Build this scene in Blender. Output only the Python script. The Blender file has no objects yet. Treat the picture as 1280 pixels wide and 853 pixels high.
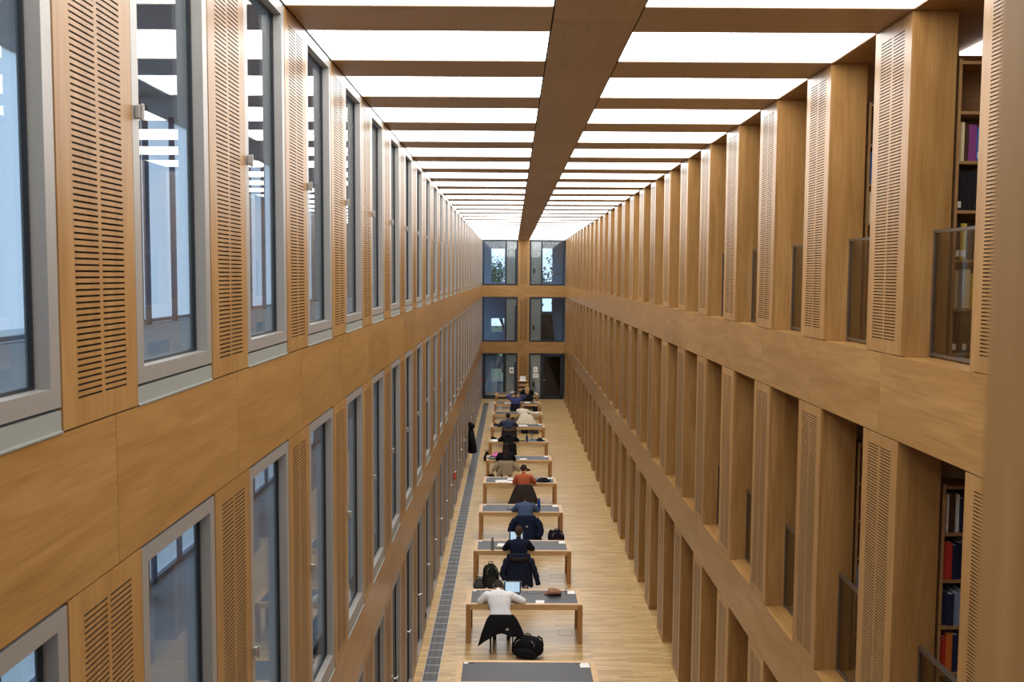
import bpy, bmesh, math, random
import numpy as np
from mathutils import Vector, Matrix

random.seed(7)
sc = bpy.context.scene
col = sc.collection
PI = math.pi

# ------------------------------------------------------------------ camera
CX, H = 1.6166, 6.7856
FPX, PITCH, YAW, ROLL = 1175.0, 0.0705, 0.0001, 0.0059
cd = bpy.data.cameras.new('camera')
cam = bpy.data.objects.new('camera', cd); col.objects.link(cam)
cd.sensor_fit = 'HORIZONTAL'; cd.sensor_width = 36.0
cd.lens = FPX / 1280 * 36.0
cd.clip_start = 0.02; cd.clip_end = 400
fw = Vector((math.sin(YAW) * math.cos(PITCH), math.cos(YAW) * math.cos(PITCH), -math.sin(PITCH)))
ri = Vector((math.cos(YAW), -math.sin(YAW), 0)); up = ri.cross(fw)
r2 = ri * math.cos(ROLL) + up * math.sin(ROLL); u2 = up * math.cos(ROLL) - ri * math.sin(ROLL)
cam.matrix_world = Matrix(((r2.x, u2.x, -fw.x, CX), (r2.y, u2.y, -fw.y, 0), (r2.z, u2.z, -fw.z, H), (0, 0, 0, 1)))
cd.dof.use_dof = True; cd.dof.focus_distance = 15.0; cd.dof.aperture_fstop = 6.5
sc.camera = cam

# ------------------------------------------------------------------ world, exposure
SKY = 1.6           # overcast daylight outside
LAMP = 7.1          # luminous ceiling
GALLERY = 1.6       # gallery lamps on the right
sc.view_settings.view_transform = 'Standard'; sc.view_settings.look = 'None'
sc.view_settings.gamma = 1.0; sc.view_settings.use_curve_mapping = False
sc.view_settings.exposure = 0.0
w = bpy.data.worlds.new('overcast_sky'); sc.world = w; w.use_nodes = True
nt = w.node_tree; nt.nodes.clear()
wo = nt.nodes.new('ShaderNodeOutputWorld'); wb = nt.nodes.new('ShaderNodeBackground')
wt = nt.nodes.new('ShaderNodeTexCoord'); ws = nt.nodes.new('ShaderNodeSeparateXYZ'); wr = nt.nodes.new('ShaderNodeValToRGB')
nt.links.new(wt.outputs['Generated'], ws.inputs[0]); nt.links.new(ws.outputs['Z'], wr.inputs[0])
wr.color_ramp.elements[0].color = (.62, .78, .98, 1); wr.color_ramp.elements[1].color = (.42, .62, .95, 1)
nt.links.new(wr.outputs[0], wb.inputs['Color']); wb.inputs['Strength'].default_value = SKY
nt.links.new(wb.outputs[0], wo.inputs[0])

# ------------------------------------------------------------------ dimensions
W = 4.4394; M = 1.7; YE = 51.0437
Z1T, Z1B, Z2T, Z2B, ZC = 6.2068, 5.5852, 3.1376, 2.5201, 8.6698
YL, PL = 3.3577, 0.6875
YR, PR = 6.798, 0.6723
BX0, BX1 = 1.9093, 2.5309
LEV = [(Z1T, ZC), (Z2T, Z1B), (0.0, Z2B)]
PD = 0.325          # depth of the right pillars
YN = 0.6            # far face of the near wall

# ------------------------------------------------------------------ materials
def srgb(r, g, b):
    f = lambda c: c / 12.92 if c <= .04045 else ((c + .055) / 1.055) ** 2.4
    return (f(r / 255), f(g / 255), f(b / 255), 1)
def new_mat(name):
    m = bpy.data.materials.new(name); m.use_nodes = True
    t = m.node_tree; p = t.nodes['Principled BSDF']
    return m, t, p
def plain(name, c, rough=.5, metal=0, spec=.5, var=0.06, bump=0.0, bscale=60, coat=0):
    m, t, p = new_mat(name)
    p.inputs['Roughness'].default_value = rough; p.inputs['Metallic'].default_value = metal
    p.inputs['Specular IOR Level'].default_value = spec
    p.inputs['Coat Weight'].default_value = coat
    n = t.nodes.new('ShaderNodeTexNoise'); n.inputs['Scale'].default_value = bscale; n.inputs['Detail'].default_value = 3
    g = t.nodes.new('ShaderNodeTexCoord'); t.links.new(g.outputs['Object'], n.inputs['Vector'])
    r = t.nodes.new('ShaderNodeValToRGB')
    r.color_ramp.elements[0].position = .3; r.color_ramp.elements[1].position = .7
    r.color_ramp.elements[0].color = tuple(x * (1 - var) for x in c[:3]) + (1,)
    r.color_ramp.elements[1].color = tuple(min(1, x * (1 + var)) for x in c[:3]) + (1,)
    t.links.new(n.outputs['Fac'], r.inputs[0]); t.links.new(r.outputs[0], p.inputs['Base Color'])
    if bump:
        b = t.nodes.new('ShaderNodeBump'); b.inputs['Strength'].default_value = bump; b.inputs['Distance'].default_value = .01
        t.links.new(n.outputs['Fac'], b.inputs['Height']); t.links.new(b.outputs[0], p.inputs['Normal'])
    return m
def wood(name, c_dark, c_mid, c_light, grain='Z', rough=.35, fig=1.0, spec=.4, each=.10):
    """veneer: fine streaks along the grain axis, a broad cathedral figure, each board slightly its own tone"""
    m, t, p = new_mat(name)
    p.inputs['Roughness'].default_value = rough; p.inputs['Specular IOR Level'].default_value = spec
    geo = t.nodes.new('ShaderNodeNewGeometry'); oi = t.nodes.new('ShaderNodeObjectInfo')
    add = t.nodes.new('ShaderNodeVectorMath'); add.operation = 'ADD'
    mul = t.nodes.new('ShaderNodeVectorMath'); mul.operation = 'SCALE'; mul.inputs[3].default_value = 37.0
    cmb = t.nodes.new('ShaderNodeCombineXYZ')
    for i in range(3): t.links.new(oi.outputs['Random'], cmb.inputs[i])
    t.links.new(cmb.outputs[0], mul.inputs[0]); t.links.new(geo.outputs['Position'], add.inputs[0]); t.links.new(mul.outputs[0], add.inputs[1])
    def noise(sc_a, sc_b, detail, dist=0):
        mp = t.nodes.new('ShaderNodeMapping')
        s = [sc_b] * 3; s['XYZ'.index(grain)] = sc_a; mp.inputs['Scale'].default_value = s
        t.links.new(add.outputs[0], mp.inputs[0])
        n = t.nodes.new('ShaderNodeTexNoise'); n.inputs['Scale'].default_value = 1; n.inputs['Detail'].default_value = detail
        n.inputs['Distortion'].default_value = dist
        t.links.new(mp.outputs[0], n.inputs['Vector']); return n.outputs['Fac']
    fine = noise(3.0, 90.0, 4); broad = noise(.8, 7.0, 3, 1.2 * fig)
    mx = t.nodes.new('ShaderNodeMix'); mx.data_type = 'FLOAT'; mx.inputs[0].default_value = .55
    t.links.new(fine, mx.inputs[2]); t.links.new(broad, mx.inputs[3])
    r = t.nodes.new('ShaderNodeValToRGB'); e = r.color_ramp.elements
    e[0].position = .32; e[0].color = c_dark; e[1].position = .7; e[1].color = c_light
    k = e.new(.5); k.color = c_mid
    t.links.new(mx.outputs[0], r.inputs[0])
    hsv = t.nodes.new('ShaderNodeHueSaturation')
    mr = t.nodes.new('ShaderNodeMapRange'); mr.inputs['To Min'].default_value = 1 - each; mr.inputs['To Max'].default_value = 1 + each
    t.links.new(oi.outputs['Random'], mr.inputs['Value']); t.links.new(mr.outputs[0], hsv.inputs['Value'])
    t.links.new(r.outputs[0], hsv.inputs['Color']); t.links.new(hsv.outputs[0], p.inputs['Base Color'])
    b = t.nodes.new('ShaderNodeBump'); b.inputs['Strength'].default_value = .05; b.inputs['Distance'].default_value = .002
    t.links.new(fine, b.inputs['Height']); t.links.new(b.outputs[0], p.inputs['Normal'])
    return m
WD, WM, WL = srgb(140, 100, 54), srgb(156, 116, 67), srgb(173, 133, 83)
wood_z = wood('veneer_upright', WD, WM, WL, 'Z')
wood_y = wood('veneer_lengthwise', WD, WM, WL, 'Y', rough=.28, each=.06)
wood_x = wood('veneer_crosswise', WD, WM, WL, 'X', rough=.4)
glare_beam = wood('glare_greyed_veneer', srgb(158, 133, 107), srgb(168, 143, 117), srgb(178, 153, 127), 'X', rough=.4)  # veneer greyed and lightened, glare of the ceiling lights put into its colour
glare_beam_y = wood('glare_greyed_veneer_long', srgb(158, 133, 107), srgb(168, 143, 117), srgb(178, 153, 127), 'Y', rough=.4)  # same glare-greyed colour, grain along the room
wood_shelf = wood('shelf_veneer', srgb(140, 104, 66), srgb(154, 116, 76), srgb(166, 128, 86), 'X', rough=.5)
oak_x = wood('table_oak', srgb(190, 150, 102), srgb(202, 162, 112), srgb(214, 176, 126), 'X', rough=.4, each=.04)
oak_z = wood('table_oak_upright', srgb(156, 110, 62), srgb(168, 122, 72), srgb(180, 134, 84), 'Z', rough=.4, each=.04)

def floor_mat():
    m, t, p = new_mat('strip_parquet'); p.inputs['Roughness'].default_value = .3
    g = t.nodes.new('ShaderNodeNewGeometry')
    br = t.nodes.new('ShaderNodeTexBrick'); br.offset = .37; br.offset_frequency = 3; br.squash = 1.35; br.squash_frequency = 4
    br.inputs['Scale'].default_value = 1; br.inputs['Brick Width'].default_value = .62; br.inputs['Row Height'].default_value = .062
    br.inputs['Mortar Size'].default_value = .0012; br.inputs['Mortar Smooth'].default_value = .2; br.inputs['Bias'].default_value = 0
    br.inputs['Color1'].default_value = srgb(178, 143, 91); br.inputs['Color2'].default_value = srgb(210, 178, 122)
    br.inputs['Mortar'].default_value = srgb(160, 128, 84)
    t.links.new(g.outputs['Position'], br.inputs['Vector'])
    mp = t.nodes.new('ShaderNodeMapping'); mp.inputs['Scale'].default_value = (1.6, 24, 1); t.links.new(g.outputs['Position'], mp.inputs[0])
    n = t.nodes.new('ShaderNodeTexNoise'); n.inputs['Scale'].default_value = 1; n.inputs['Detail'].default_value = 4
    t.links.new(mp.outputs[0], n.inputs['Vector'])
    r = t.nodes.new('ShaderNodeValToRGB'); r.color_ramp.elements[0].color = (.74, .71, .68, 1); r.color_ramp.elements[1].color = (1.1, 1.1, 1.1, 1)
    r.color_ramp.elements[0].position = .3; r.color_ramp.elements[1].position = .7
    t.links.new(n.outputs['Fac'], r.inputs[0])
    mx = t.nodes.new('ShaderNodeMix'); mx.data_type = 'RGBA'; mx.blend_type = 'MULTIPLY'; mx.inputs[0].default_value = 1
    t.links.new(br.outputs['Color'], mx.inputs[6]); t.links.new(r.outputs[0], mx.inputs[7]); t.links.new(mx.outputs[2], p.inputs['Base Color'])
    return m
parquet = floor_mat()
def emit(name, c, s):
    m = bpy.data.materials.new(name); m.use_nodes = True; t = m.node_tree; t.nodes.clear()
    o = t.nodes.new('ShaderNodeOutputMaterial'); e = t.nodes.new('ShaderNodeEmission')
    e.inputs[0].default_value = c; e.inputs[1].default_value = s; t.links.new(e.outputs[0], o.inputs[0]); return m
def glass(name, tint, ior=1.5, rough=0.0):
    m = bpy.data.materials.new(name); m.use_nodes = True; t = m.node_tree; t.nodes.clear()
    o = t.nodes.new('ShaderNodeOutputMaterial'); mix = t.nodes.new('ShaderNodeMixShader'); f = t.nodes.new('ShaderNodeFresnel')
    tr = t.nodes.new('ShaderNodeBsdfTransparent'); gl = t.nodes.new('ShaderNodeBsdfGlossy')
    gg = t.nodes.new('ShaderNodeNewGeometry'); im = t.nodes.new('ShaderNodeMix'); im.data_type = 'FLOAT'
    im.inputs[2].default_value = ior; im.inputs[3].default_value = 1 / ior; t.links.new(gg.outputs['Backfacing'], im.inputs[0]); t.links.new(im.outputs[0], f.inputs['IOR'])   # the pane reflects alike on both faces
    tr.inputs[0].default_value = tint; gl.inputs['Roughness'].default_value = rough
    t.links.new(f.outputs[0], mix.inputs[0]); t.links.new(tr.outputs[0], mix.inputs[1]); t.links.new(gl.outputs[0], mix.inputs[2])
    t.links.new(mix.outputs[0], o.inputs[0]); return m
lamp_m = emit('luminous_ceiling_film', (1, .985, .96, 1), LAMP)
gal_m = emit('gallery_lamp_film', (1, .97, .92, 1), GALLERY)
pane_m = glass('window_glass', (.90, .95, .97, 1), 1.7)
rail_glass = glass('smoked_rail_glass', (.80, .80, .79, 1), 1.5)
dark_glass = glass('dark_door_glass', (.10, .12, .14, 1), 1.5)
sheer = bpy.data.materials.new('sheer_curtain'); sheer.use_nodes = True
_t = sheer.node_tree; _t.nodes.clear(); _o = _t.nodes.new('ShaderNodeOutputMaterial'); _m = _t.nodes.new('ShaderNodeMixShader'); _m.inputs[0].default_value = .45
_a = _t.nodes.new('ShaderNodeBsdfTransparent'); _b = _t.nodes.new('ShaderNodeBsdfTranslucent'); _b.inputs[0].default_value = (.9, .92, .95, 1)
_t.links.new(_a.outputs[0], _m.inputs[1]); _t.links.new(_b.outputs[0], _m.inputs[2]); _t.links.new(_m.outputs[0], _o.inputs[0])
alu = plain('grey_aluminium', srgb(160, 156, 151), .38, .35, var=.02)
alu_sill = plain('grey_green_sill_aluminium', srgb(150, 154, 148), .45, .2, var=.02)
chrome = plain('brushed_chrome', srgb(205, 205, 205), .2, 1, var=.01)
gasket = plain('black_gasket', srgb(26, 30, 36), .5, var=.1)
slot_dark = plain('slot_cavity', srgb(24, 18, 14), .9, var=.1)
bronze = plain('bronze_rail_metal', srgb(112, 100, 88), .4, .6, var=.05)
anthracite = plain('anthracite_frame_metal', srgb(40, 44, 50), .45, .3, var=.05)
render_wall = plain('grey_plaster', srgb(176, 180, 184), .9, var=.04, bscale=4)
concrete = plain('fair_faced_concrete', srgb(150, 152, 150), .85, var=.08, bscale=3)
grey_panel = plain('grey_enamelled_panel', srgb(135, 135, 132), .5, var=.03)
lino = plain('grey_linoleum', srgb(50, 52, 57), .5, var=.05, bscale=30)
grate_m = plain('grate_aluminium', srgb(118, 118, 120), .4, .6, var=.05)
grate_edge = plain('grate_rim_metal', srgb(176, 174, 168), .4, .5, var=.03)
trough = plain('black_trough', srgb(30, 30, 34), .9)
white_paper = plain('white_paper', srgb(238, 236, 230), .8, var=.01)
black_plastic = plain('black_plastic', srgb(24, 24, 26), .4, var=.1)
white_plastic = plain('white_plastic', srgb(225, 225, 222), .4, var=.02)
dark_metal = plain('black_chair_steel', srgb(30, 30, 32), .4, .4, var=.05)
soil = plain('grass_ground', srgb(92, 100, 70), .95, var=.25, bscale=2)
FAB = {}
def fabric(c, name='fabric'):
    k = tuple(c)
    if k not in FAB: FAB[k] = plain('%s_%d' % (name, len(FAB)), srgb(*c), .92, spec=.15, var=.12, bump=.5, bscale=45)
    return FAB[k]
SKIN = plain('skin', srgb(205, 150, 122), .55, spec=.3, var=.04)
def solid(c, rough=.5):
    k = ('s',) + tuple(c) + (rough,)
    if k not in FAB: FAB[k] = plain('paint_%d' % len(FAB), srgb(*c), rough, var=.05)
    return FAB[k]

# ------------------------------------------------------------------ mesh helpers
class MB:
    def __init__(s): s.v = []; s.f = []; s.m = []; s.s = []
    def add(s, vs, fs, mi=0, smooth=False):
        b = len(s.v); s.v += [tuple(p) for p in vs]
        for f in fs: s.f.append([b + i for i in f]); s.m.append(mi); s.s.append(smooth)
        return s
    def box(s, x0, x1, y0, y1, z0, z1, mi=0):
        return s.add([(x0, y0, z0), (x1, y0, z0), (x1, y1, z0), (x0, y1, z0), (x0, y0, z1), (x1, y0, z1), (x1, y1, z1), (x0, y1, z1)],
                     [(0, 3, 2, 1), (4, 5, 6, 7), (0, 1, 5, 4), (1, 2, 6, 5), (2, 3, 7, 6), (3, 0, 4, 7)], mi)
    def cbox(s, x0, x1, y0, y1, z0, z1, c=.004, mi=0):
        """box with chamfered edges"""
        vs = []; 
        for z, k in ((z0, c), (z0 + c, 0), (z1 - c, 0), (z1, c)):
            d = c
            vs += [(x0 + k + d, y0 + k, z), (x1 - k - d, y0 + k, z), (x1 - k, y0 + k + d, z), (x1 - k, y1 - k - d, z),
                   (x1 - k - d, y1 - k, z), (x0 + k + d, y1 - k, z), (x0 + k, y1 - k - d, z), (x0 + k, y0 + k + d, z)]
        fs = [tuple(range(7, -1, -1)), tuple(range(24, 32))]
        for r in range(3):
            for i in range(8): fs.append((r * 8 + i, r * 8 + (i + 1) % 8, r * 8 + 8 + (i + 1) % 8, r * 8 + 8 + i))
        return s.add(vs, fs, mi)
    def quad(s, a, b, c, d, mi=0): return s.add([a, b, c, d], [(0, 1, 2, 3)], mi)
    def loft(s, rings, mi=0, cap=True, smooth=True):
        n = len(rings[0]); vs = [p for r in rings for p in r]; fs = []
        for k in range(len(rings) - 1):
            for i in range(n): fs.append((k * n + i, k * n + (i + 1) % n, (k + 1) * n + (i + 1) % n, (k + 1) * n + i))
        if cap: fs += [tuple(range(n - 1, -1, -1)), tuple((len(rings) - 1) * n + i for i in range(n))]
        return s.add(vs, fs, mi, smooth)
    def tube(s, pts, r, seg=8, mi=0, smooth=True, cap=True):
        rings = []; pts = [Vector(p) for p in pts]; ref = None
        for i, p in enumerate(pts):
            d = (pts[min(i + 1, len(pts) - 1)] - pts[max(i - 1, 0)]).normalized()
            if ref is None: ref = Vector((0, 0, 1)) if abs(d.z) < .9 else Vector((1, 0, 0))
            a = d.cross(ref).normalized(); b = a.cross(d).normalized(); ref = b
            rr = r[i] if isinstance(r, (list, tuple)) else r
            rings.append([p + a * (rr * math.cos(2 * PI * k / seg)) + b * (rr * math.sin(2 * PI * k / seg)) for k in range(seg)])
        return s.loft(rings, mi, cap, smooth)
    def lathe(s, prof, cx=0, cy=0, seg=16, mi=0):
        return s.loft([[(cx + r * math.cos(2 * PI * k / seg), cy + r * math.sin(2 * PI * k / seg), z) for k in range(seg)] for r, z in prof], mi)
    def ell(s, c, r, mi=0, nu=14, nv=9, rot=None):
        rings = []
        for j in range(nv + 1):
            th = PI * (j / nv) * .98 + PI * .01
            ring = []
            for i in range(nu):
                ph = 2 * PI * i / nu
                p = Vector((r[0] * math.sin(th) * math.cos(ph), r[1] * math.sin(th) * math.sin(ph), -r[2] * math.cos(th)))
                if rot: p = rot @ p
                ring.append(Vector(c) + p)
            rings.append(ring)
        return s.loft(rings, mi)
    def mesh(s, name, mats):
        me = bpy.data.meshes.new(name); me.from_pydata(s.v, [], s.f)
        for m in (mats if isinstance(mats, (list, tuple)) else [mats]): me.materials.append(m)
        me.polygons.foreach_set('material_index', s.m); me.polygons.foreach_set('use_smooth', s.s)
        me.update(); return me
def ob(name, data, parent=None, loc=(0, 0, 0), rz=0, rx=0, ry=0):
    o = bpy.data.objects.new(name, data); o.location = loc; o.rotation_euler = (rx, ry, rz)
    if parent: o.parent = parent
    col.objects.link(o); return o
def thing(name, label, cat, loc=(0, 0, 0), rz=0, group=None, data=None):
    o = ob(name, data, None, loc, rz); o['label'] = label; o['category'] = cat
    if group: o['group'] = group
    return o
def struct(name, data=None, loc=(0, 0, 0)):
    o = ob(name, data, None, loc); o['kind'] = 'structure'; return o
ORD = ('first second third fourth fifth sixth seventh eighth ninth tenth eleventh twelfth thirteenth fourteenth fifteenth sixteenth seventeenth '
       'eighteenth nineteenth twentieth twenty-first twenty-second twenty-third twenty-fourth twenty-fifth twenty-sixth twenty-seventh '
       'twenty-eighth twenty-ninth thirtieth').split()

# ------------------------------------------------------------------ perforated panels (real slots)
def perforated(wd, h, s):
    """wd wide in +Y, h high, front face at x=0, s=+1 looks along +X, s=-1 along -X"""
    mb = MB(); t = .028; pitch = .0236; sh = .0074; lo = .085; hi = .085
    k = wd / .6875; a0, a1, b0, b1 = .124 * k, .332 * k, .361 * k, .571 * k
    n = int((h - lo - hi) / pitch); X = -t * s
    z0 = lo + ((h - lo - hi) - (n - 1) * pitch) / 2
    for u0, u1 in ((0, a0), (a1, b0), (b1, wd)): mb.quad((0, u0, 0), (0, u1, 0), (0, u1, h), (0, u0, h))
    for u0, u1 in ((a0, a1), (b0, b1)):
        z = 0
        for i in range(n):
            c = z0 + i * pitch; p, q = c - sh / 2, c + sh / 2
            mb.quad((0, u0, z), (0, u1, z), (0, u1, p), (0, u0, p)); z = q
            mb.quad((0, u0, p), (0, u1, p), (X, u1, p), (X, u0, p), 1); mb.quad((0, u0, q), (0, u1, q), (X, u1, q), (X, u0, q), 1)
            mb.quad((0, u0, p), (0, u0, q), (X, u0, q), (X, u0, p), 1); mb.quad((0, u1, p), (0, u1, q), (X, u1, q), (X, u1, p), 1)
        mb.quad((0, u0, z), (0, u1, z), (0, u1, h), (0, u0, h))
    mb.quad((X, 0, 0), (X, wd, 0), (X, wd, h), (X, 0, h), 1)
    mb.quad((0, 0, 0), (0, 0, h), (X, 0, h), (X, 0, 0)); mb.quad((0, wd, 0), (0, wd, h), (X, wd, h), (X, wd, 0))
    mb.quad((0, 0, 0), (0, wd, 0), (X, wd, 0), (X, 0, 0)); mb.quad((0, 0, h), (0, wd, h), (X, wd, h), (X, 0, h))
    return mb.mesh('perforated_panel', [wood_z, slot_dark])

def board_runs(y0, y1, start):
    """joints every module, from start on"""
    k = math.ceil((y0 - start) / M + 1e-6); j = [y0]
    while start + k * M < y1 - .05: j.append(start + k * M); k += 1
    return list(zip(j, j[1:] + [y1]))

# ------------------------------------------------------------------ floor
fl = MB().box(-2.75, 10.0, -1.0, YE + 3.3, -.25, 0)
floor = struct('floor', fl.mesh('floor', parquet))
hm = MB()
for x0, x1, y0, y1 in ((-.135, .135, -.135, -.127), (-.135, .135, .127, .135), (-.135, -.127, -.135, .135), (.127, .135, -.135, .135)): hm.box(x0, x1, y0, y1, 0, .0015)
hm.box(-.127, .127, -.127, .127, 0, .0008, 1)
hatch_me = hm.mesh('floor_hatch', [gasket, parquet])
for k in range(11): ob('floor_hatch', hatch_me, floor, (2.66, 17.43 + (k - 1) * 3.357, 0))

# ------------------------------------------------------------------ left wall
GAP = .005
core = MB()
nL = range(-1, 28)
for z0, z1 in ((Z2B, Z2T), (Z1B, Z1T)): core.box(-.30, -.02, YN, YE, z0 + .01, z1 - .01)
for (z0, z1) in LEV:
    for n in nL:
        y = YL + n * M; core.box(-.12, -.029, y + .03, y + PL - .03, z0 - .005, z1 + .005, 1)
core.box(-.30, -.017, YN, YL - M - (M - PL) - .01, 0, ZC)
core.box(-.30, -.017, YE - .06, YE + .3, 0, ZC)
core.box(-.10, -.004, YN, YE, ZC - .012, ZC + .1)
wall_left = struct('wall_left', core.mesh('wall_left', [gasket, render_wall]))
for z0, z1 in ((Z2B, Z2T), (Z1B, Z1T)):
    cache = {}
    for y0, y1 in board_runs(YN, YE, YL + .455):
        L = round(y1 - y0 - .004, 4)
        if L not in cache: cache[L] = MB().box(-.02, 0, 0, L, .003, z1 - z0 - .003).mesh('fascia_panel', wood_y)
        ob('fascia_panel', cache[L], wall_left, (0, y0, z0))
for z0, z1 in LEV:
    me = perforated(PL - 2 * GAP, z1 - z0 - 2 * GAP, 1)
    for n in nL: ob('perforated_panel', me, wall_left, (0, YL + n * M + GAP, z0 + GAP))

# windows of the left wall: local origin at the near lower corner of the opening
WW = M - PL
def window_meshes(h, ground):
    sp = 0 if ground else .082
    top = h - .014
    fr = MB(); f = .072; g = .004
    def ring(mb, a, x0, x1, y0, y1, z0, z1, mi=0):
        mb.box(x0, x1, y0, y0 + a, z0, z1, mi); mb.box(x0, x1, y1 - a, y1, z0, z1, mi)
        mb.box(x0, x1, y0 + a, y1 - a, z0, z0 + a, mi); mb.box(x0, x1, y0 + a, y1 - a, z1 - a, z1, mi)
    ring(fr, f, -.062, -.002, g, WW - g, sp + .012, top)
    ring(fr, f - .022, -.10, -.062, g, WW - g, sp + .012, top)
    sa = MB(); ring(sa, .016, -.074, -.058, g + f - .004, WW - g - f + .004, sp + .012 + f - .004, top - f + .004)
    pa = MB().box(-.080, -.070, g + f - .01, WW - g - f + .01, sp + .012 + f - .01, top - f + .01)
    out = [('frame', fr.mesh('frame', alu)), ('gasket', sa.mesh('gasket', gasket)), ('pane', pa.mesh('pane', pane_m))]
    if not ground:
        s_ = MB().box(-.1, -.003, g, WW - g, .008, sp); s_.box(-.1, .004, g, WW - g, .0, .008)
        out.append(('sill_panel', s_.mesh('sill_panel', alu_sill)))
    hd = MB()
    if ground:
        hd.tube([(-.002, .05, 1.22), (.055, .05, 1.22)], .011, 10); hd.tube([(.055, .045, 1.22), (.055, .19, 1.22)], .011, 10)
        hd.box(-.002, .006, .03, .07, 1.12, 1.26)
    else:
        hd.cbox(-.002, .022, .026, .054, 1.235, 1.295, .005); hd.cbox(.018, .036, .031, .049, 1.225, 1.30, .005)
    out.append(('handle', hd.mesh('handle', chrome if ground else alu)))
    return out
wn = 0
for li, (z0, z1) in enumerate(LEV):
    parts = window_meshes(z1 - z0, li == 2)
    for n in range(-2, 28):
        y = YL + n * M + PL
        if y + WW < YN: continue
        wn += 1
        r = struct('window_%d' % wn, None, (0, y, z0))
        for nm, me in parts: ob(nm, me, r)

# rooms behind the left wall: floor slabs, ceilings and the outer facade
slab = MB(); FX0 = -2.75
for z0, z1 in ((Z2B, Z2T), (Z1B, Z1T)): slab.box(FX0, -.12, -1.0, YE + 4, z0 + .15, z1 - .02)
slab.box(FX0, -.10, -1.0, YE + 4, ZC + .02, ZC + .3)
struct('trim_1', slab.mesh('office_slabs', render_wall))
FX = -2.6
fac = MB()
k = 0
y = -1.0
while y < YE + 4:
    if k % 4 == 1: fac.box(FX - .1, FX + .12, y, y + .42, 0, ZC + .1, 1)
    fac.box(FX - .03, FX + .03, y - .02, y + .02, 0, ZC + .1, 0)
    y += .85; k += 1
for (z0, z1) in LEV: fac.box(FX - .03, FX + .03, -1, YE + 4, z0, z0 + .04, 0)
fac.box(FX - .1, FX - .09, -1, YE + 4, 0, ZC + .1, 2)
struct('trim_2', fac.mesh('office_facade', [solid((96, 110, 128), .4), concrete, sheer]))

# ------------------------------------------------------------------ right wall
nR = range(-3, 26)
rc = MB()
for z0, z1 in ((Z2B, Z2T), (Z1B, Z1T)):
    rc.box(W + .02, W + PD, YN, YE, z0 + .01, z1 - .025)
wall_right = struct('wall_right', rc.mesh('wall_right', wood_y))
for z0, z1 in ((Z2B, Z2T), (Z1B, Z1T)):
    cache = {}
    for y0, y1 in board_runs(YN, YE, YR + .37):
        L = round(y1 - y0 - .004, 4)
        if L not in cache: cache[L] = MB().box(0, .02, 0, L, .003, z1 - z0 - .001).mesh('fascia_panel', wood_y)
        ob('fascia_panel', cache[L], wall_right, (W, y0, z0))
    sill_me = MB().box(.02, PD, 0, M - PR, 0, .024).mesh('sill_board', wood_y)
    for n in nR: ob('sill_board', sill_me, wall_right, (W, YR + n * M + PR, z1 - .025))
for li, (z0, z1) in enumerate(LEV):
    h = z1 - z0
    pm = MB().box(.029, PD, 0, PR, 0, h)
    pil = pm.mesh('pillar', wood_z)
    perf = perforated(PR, h - 2 * GAP, -1)
    pl_me = MB().box(-.004, PD + .004, -.004, PR + .004, 0, .10).mesh('plinth', wood_x) if li == 2 else None
    for n in nR:
        p = ob('pillar', pil, wall_right, (W, YR + n * M, z0))
        ob('perforated_panel', perf, p, (0, 0, GAP))
        if pl_me: ob('plinth', pl_me, p)
# slabs and back wall of the galleries on the right
gs = MB()
for z0, z1 in ((Z2B, Z2T), (Z1B, Z1T)): gs.box(W + PD, 9.6, -1.0, YE + 4, z0 + .02, z1 - .002)
gs.box(W, 9.6, -1.0, YE + 4, ZC, ZC + .3)
struct('trim_3', gs.mesh('gallery_slabs', wood_x))
struct('wall_gallery', MB().box(9.0, 9.2, -1, YE + 4, 0, ZC).mesh('wall_gallery', wood_z))

# ------------------------------------------------------------------ ceiling
ce = MB().box(-.3, W, -1.0, YE + 4, ZC + .06, ZC + .35)
ceiling = struct('ceiling', ce.mesh('ceiling', gasket))
YB, BW = 3.373, .682
cache = {}
for y0, y1 in board_runs(YN, YE, YB + .335):
    L = round(y1 - y0 - .004, 4)
    if L not in cache: cache[L] = MB().box(BX0, BX1, 0, L, 0, .06).mesh('beam_board', glare_beam_y)
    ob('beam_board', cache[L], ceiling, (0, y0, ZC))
bl = MB().box(.006, BX0 - .012, 0, BW, .001, .06).mesh('cross_beam', glare_beam)
brt = MB().box(BX1 + .012, W, 0, BW, .001, .06).mesh('cross_beam', glare_beam)
def lamp_box(x0, x1):
    m = MB().box(x0, x1, .002, M - BW - .002, .008, .055, 1); m.m[0] = 0; return m
lml = lamp_box(.006, BX0 - .014)
lmr = lamp_box(BX1 + .014, W - .004)
lml, lmr = lml.mesh('ceiling_light', [lamp_m, gasket]), lmr.mesh('ceiling_light', [lamp_m, gasket])
i = 0
for n in range(-2, 28):
    y = YB + n * M
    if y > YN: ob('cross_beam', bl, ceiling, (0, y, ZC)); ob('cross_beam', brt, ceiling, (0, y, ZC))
    if y + BW + .5 > YN and y + M < YE + .2:
        for me, side in ((lml, 'left'), (lmr, 'right')):
            thing('ceiling_light', 'white luminous ceiling panel %s of the centre beam, %s from the camera' % (side, ORD[i]), 'ceiling light',
                  (0, y + BW, ZC), 0, 'luminous ceiling panels', me)
        i += 1

# ------------------------------------------------------------------ near wall (the camera looks through one of its openings)
nw = MB()
for z0, z1 in ((Z2B, Z2T), (Z1B, Z1T)): nw.box(0, W, YN - .3, YN, z0, z1)
for z0, z1 in LEV: nw.box(BX0 + .012, BX1, YN - .3, YN, z0, z1)
nw.box(-.3, W + .3, YN - .35, YN - .30, 0, Z1B - .3)
struct('wall_front', nw.mesh('wall_front', wood_z))


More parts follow.
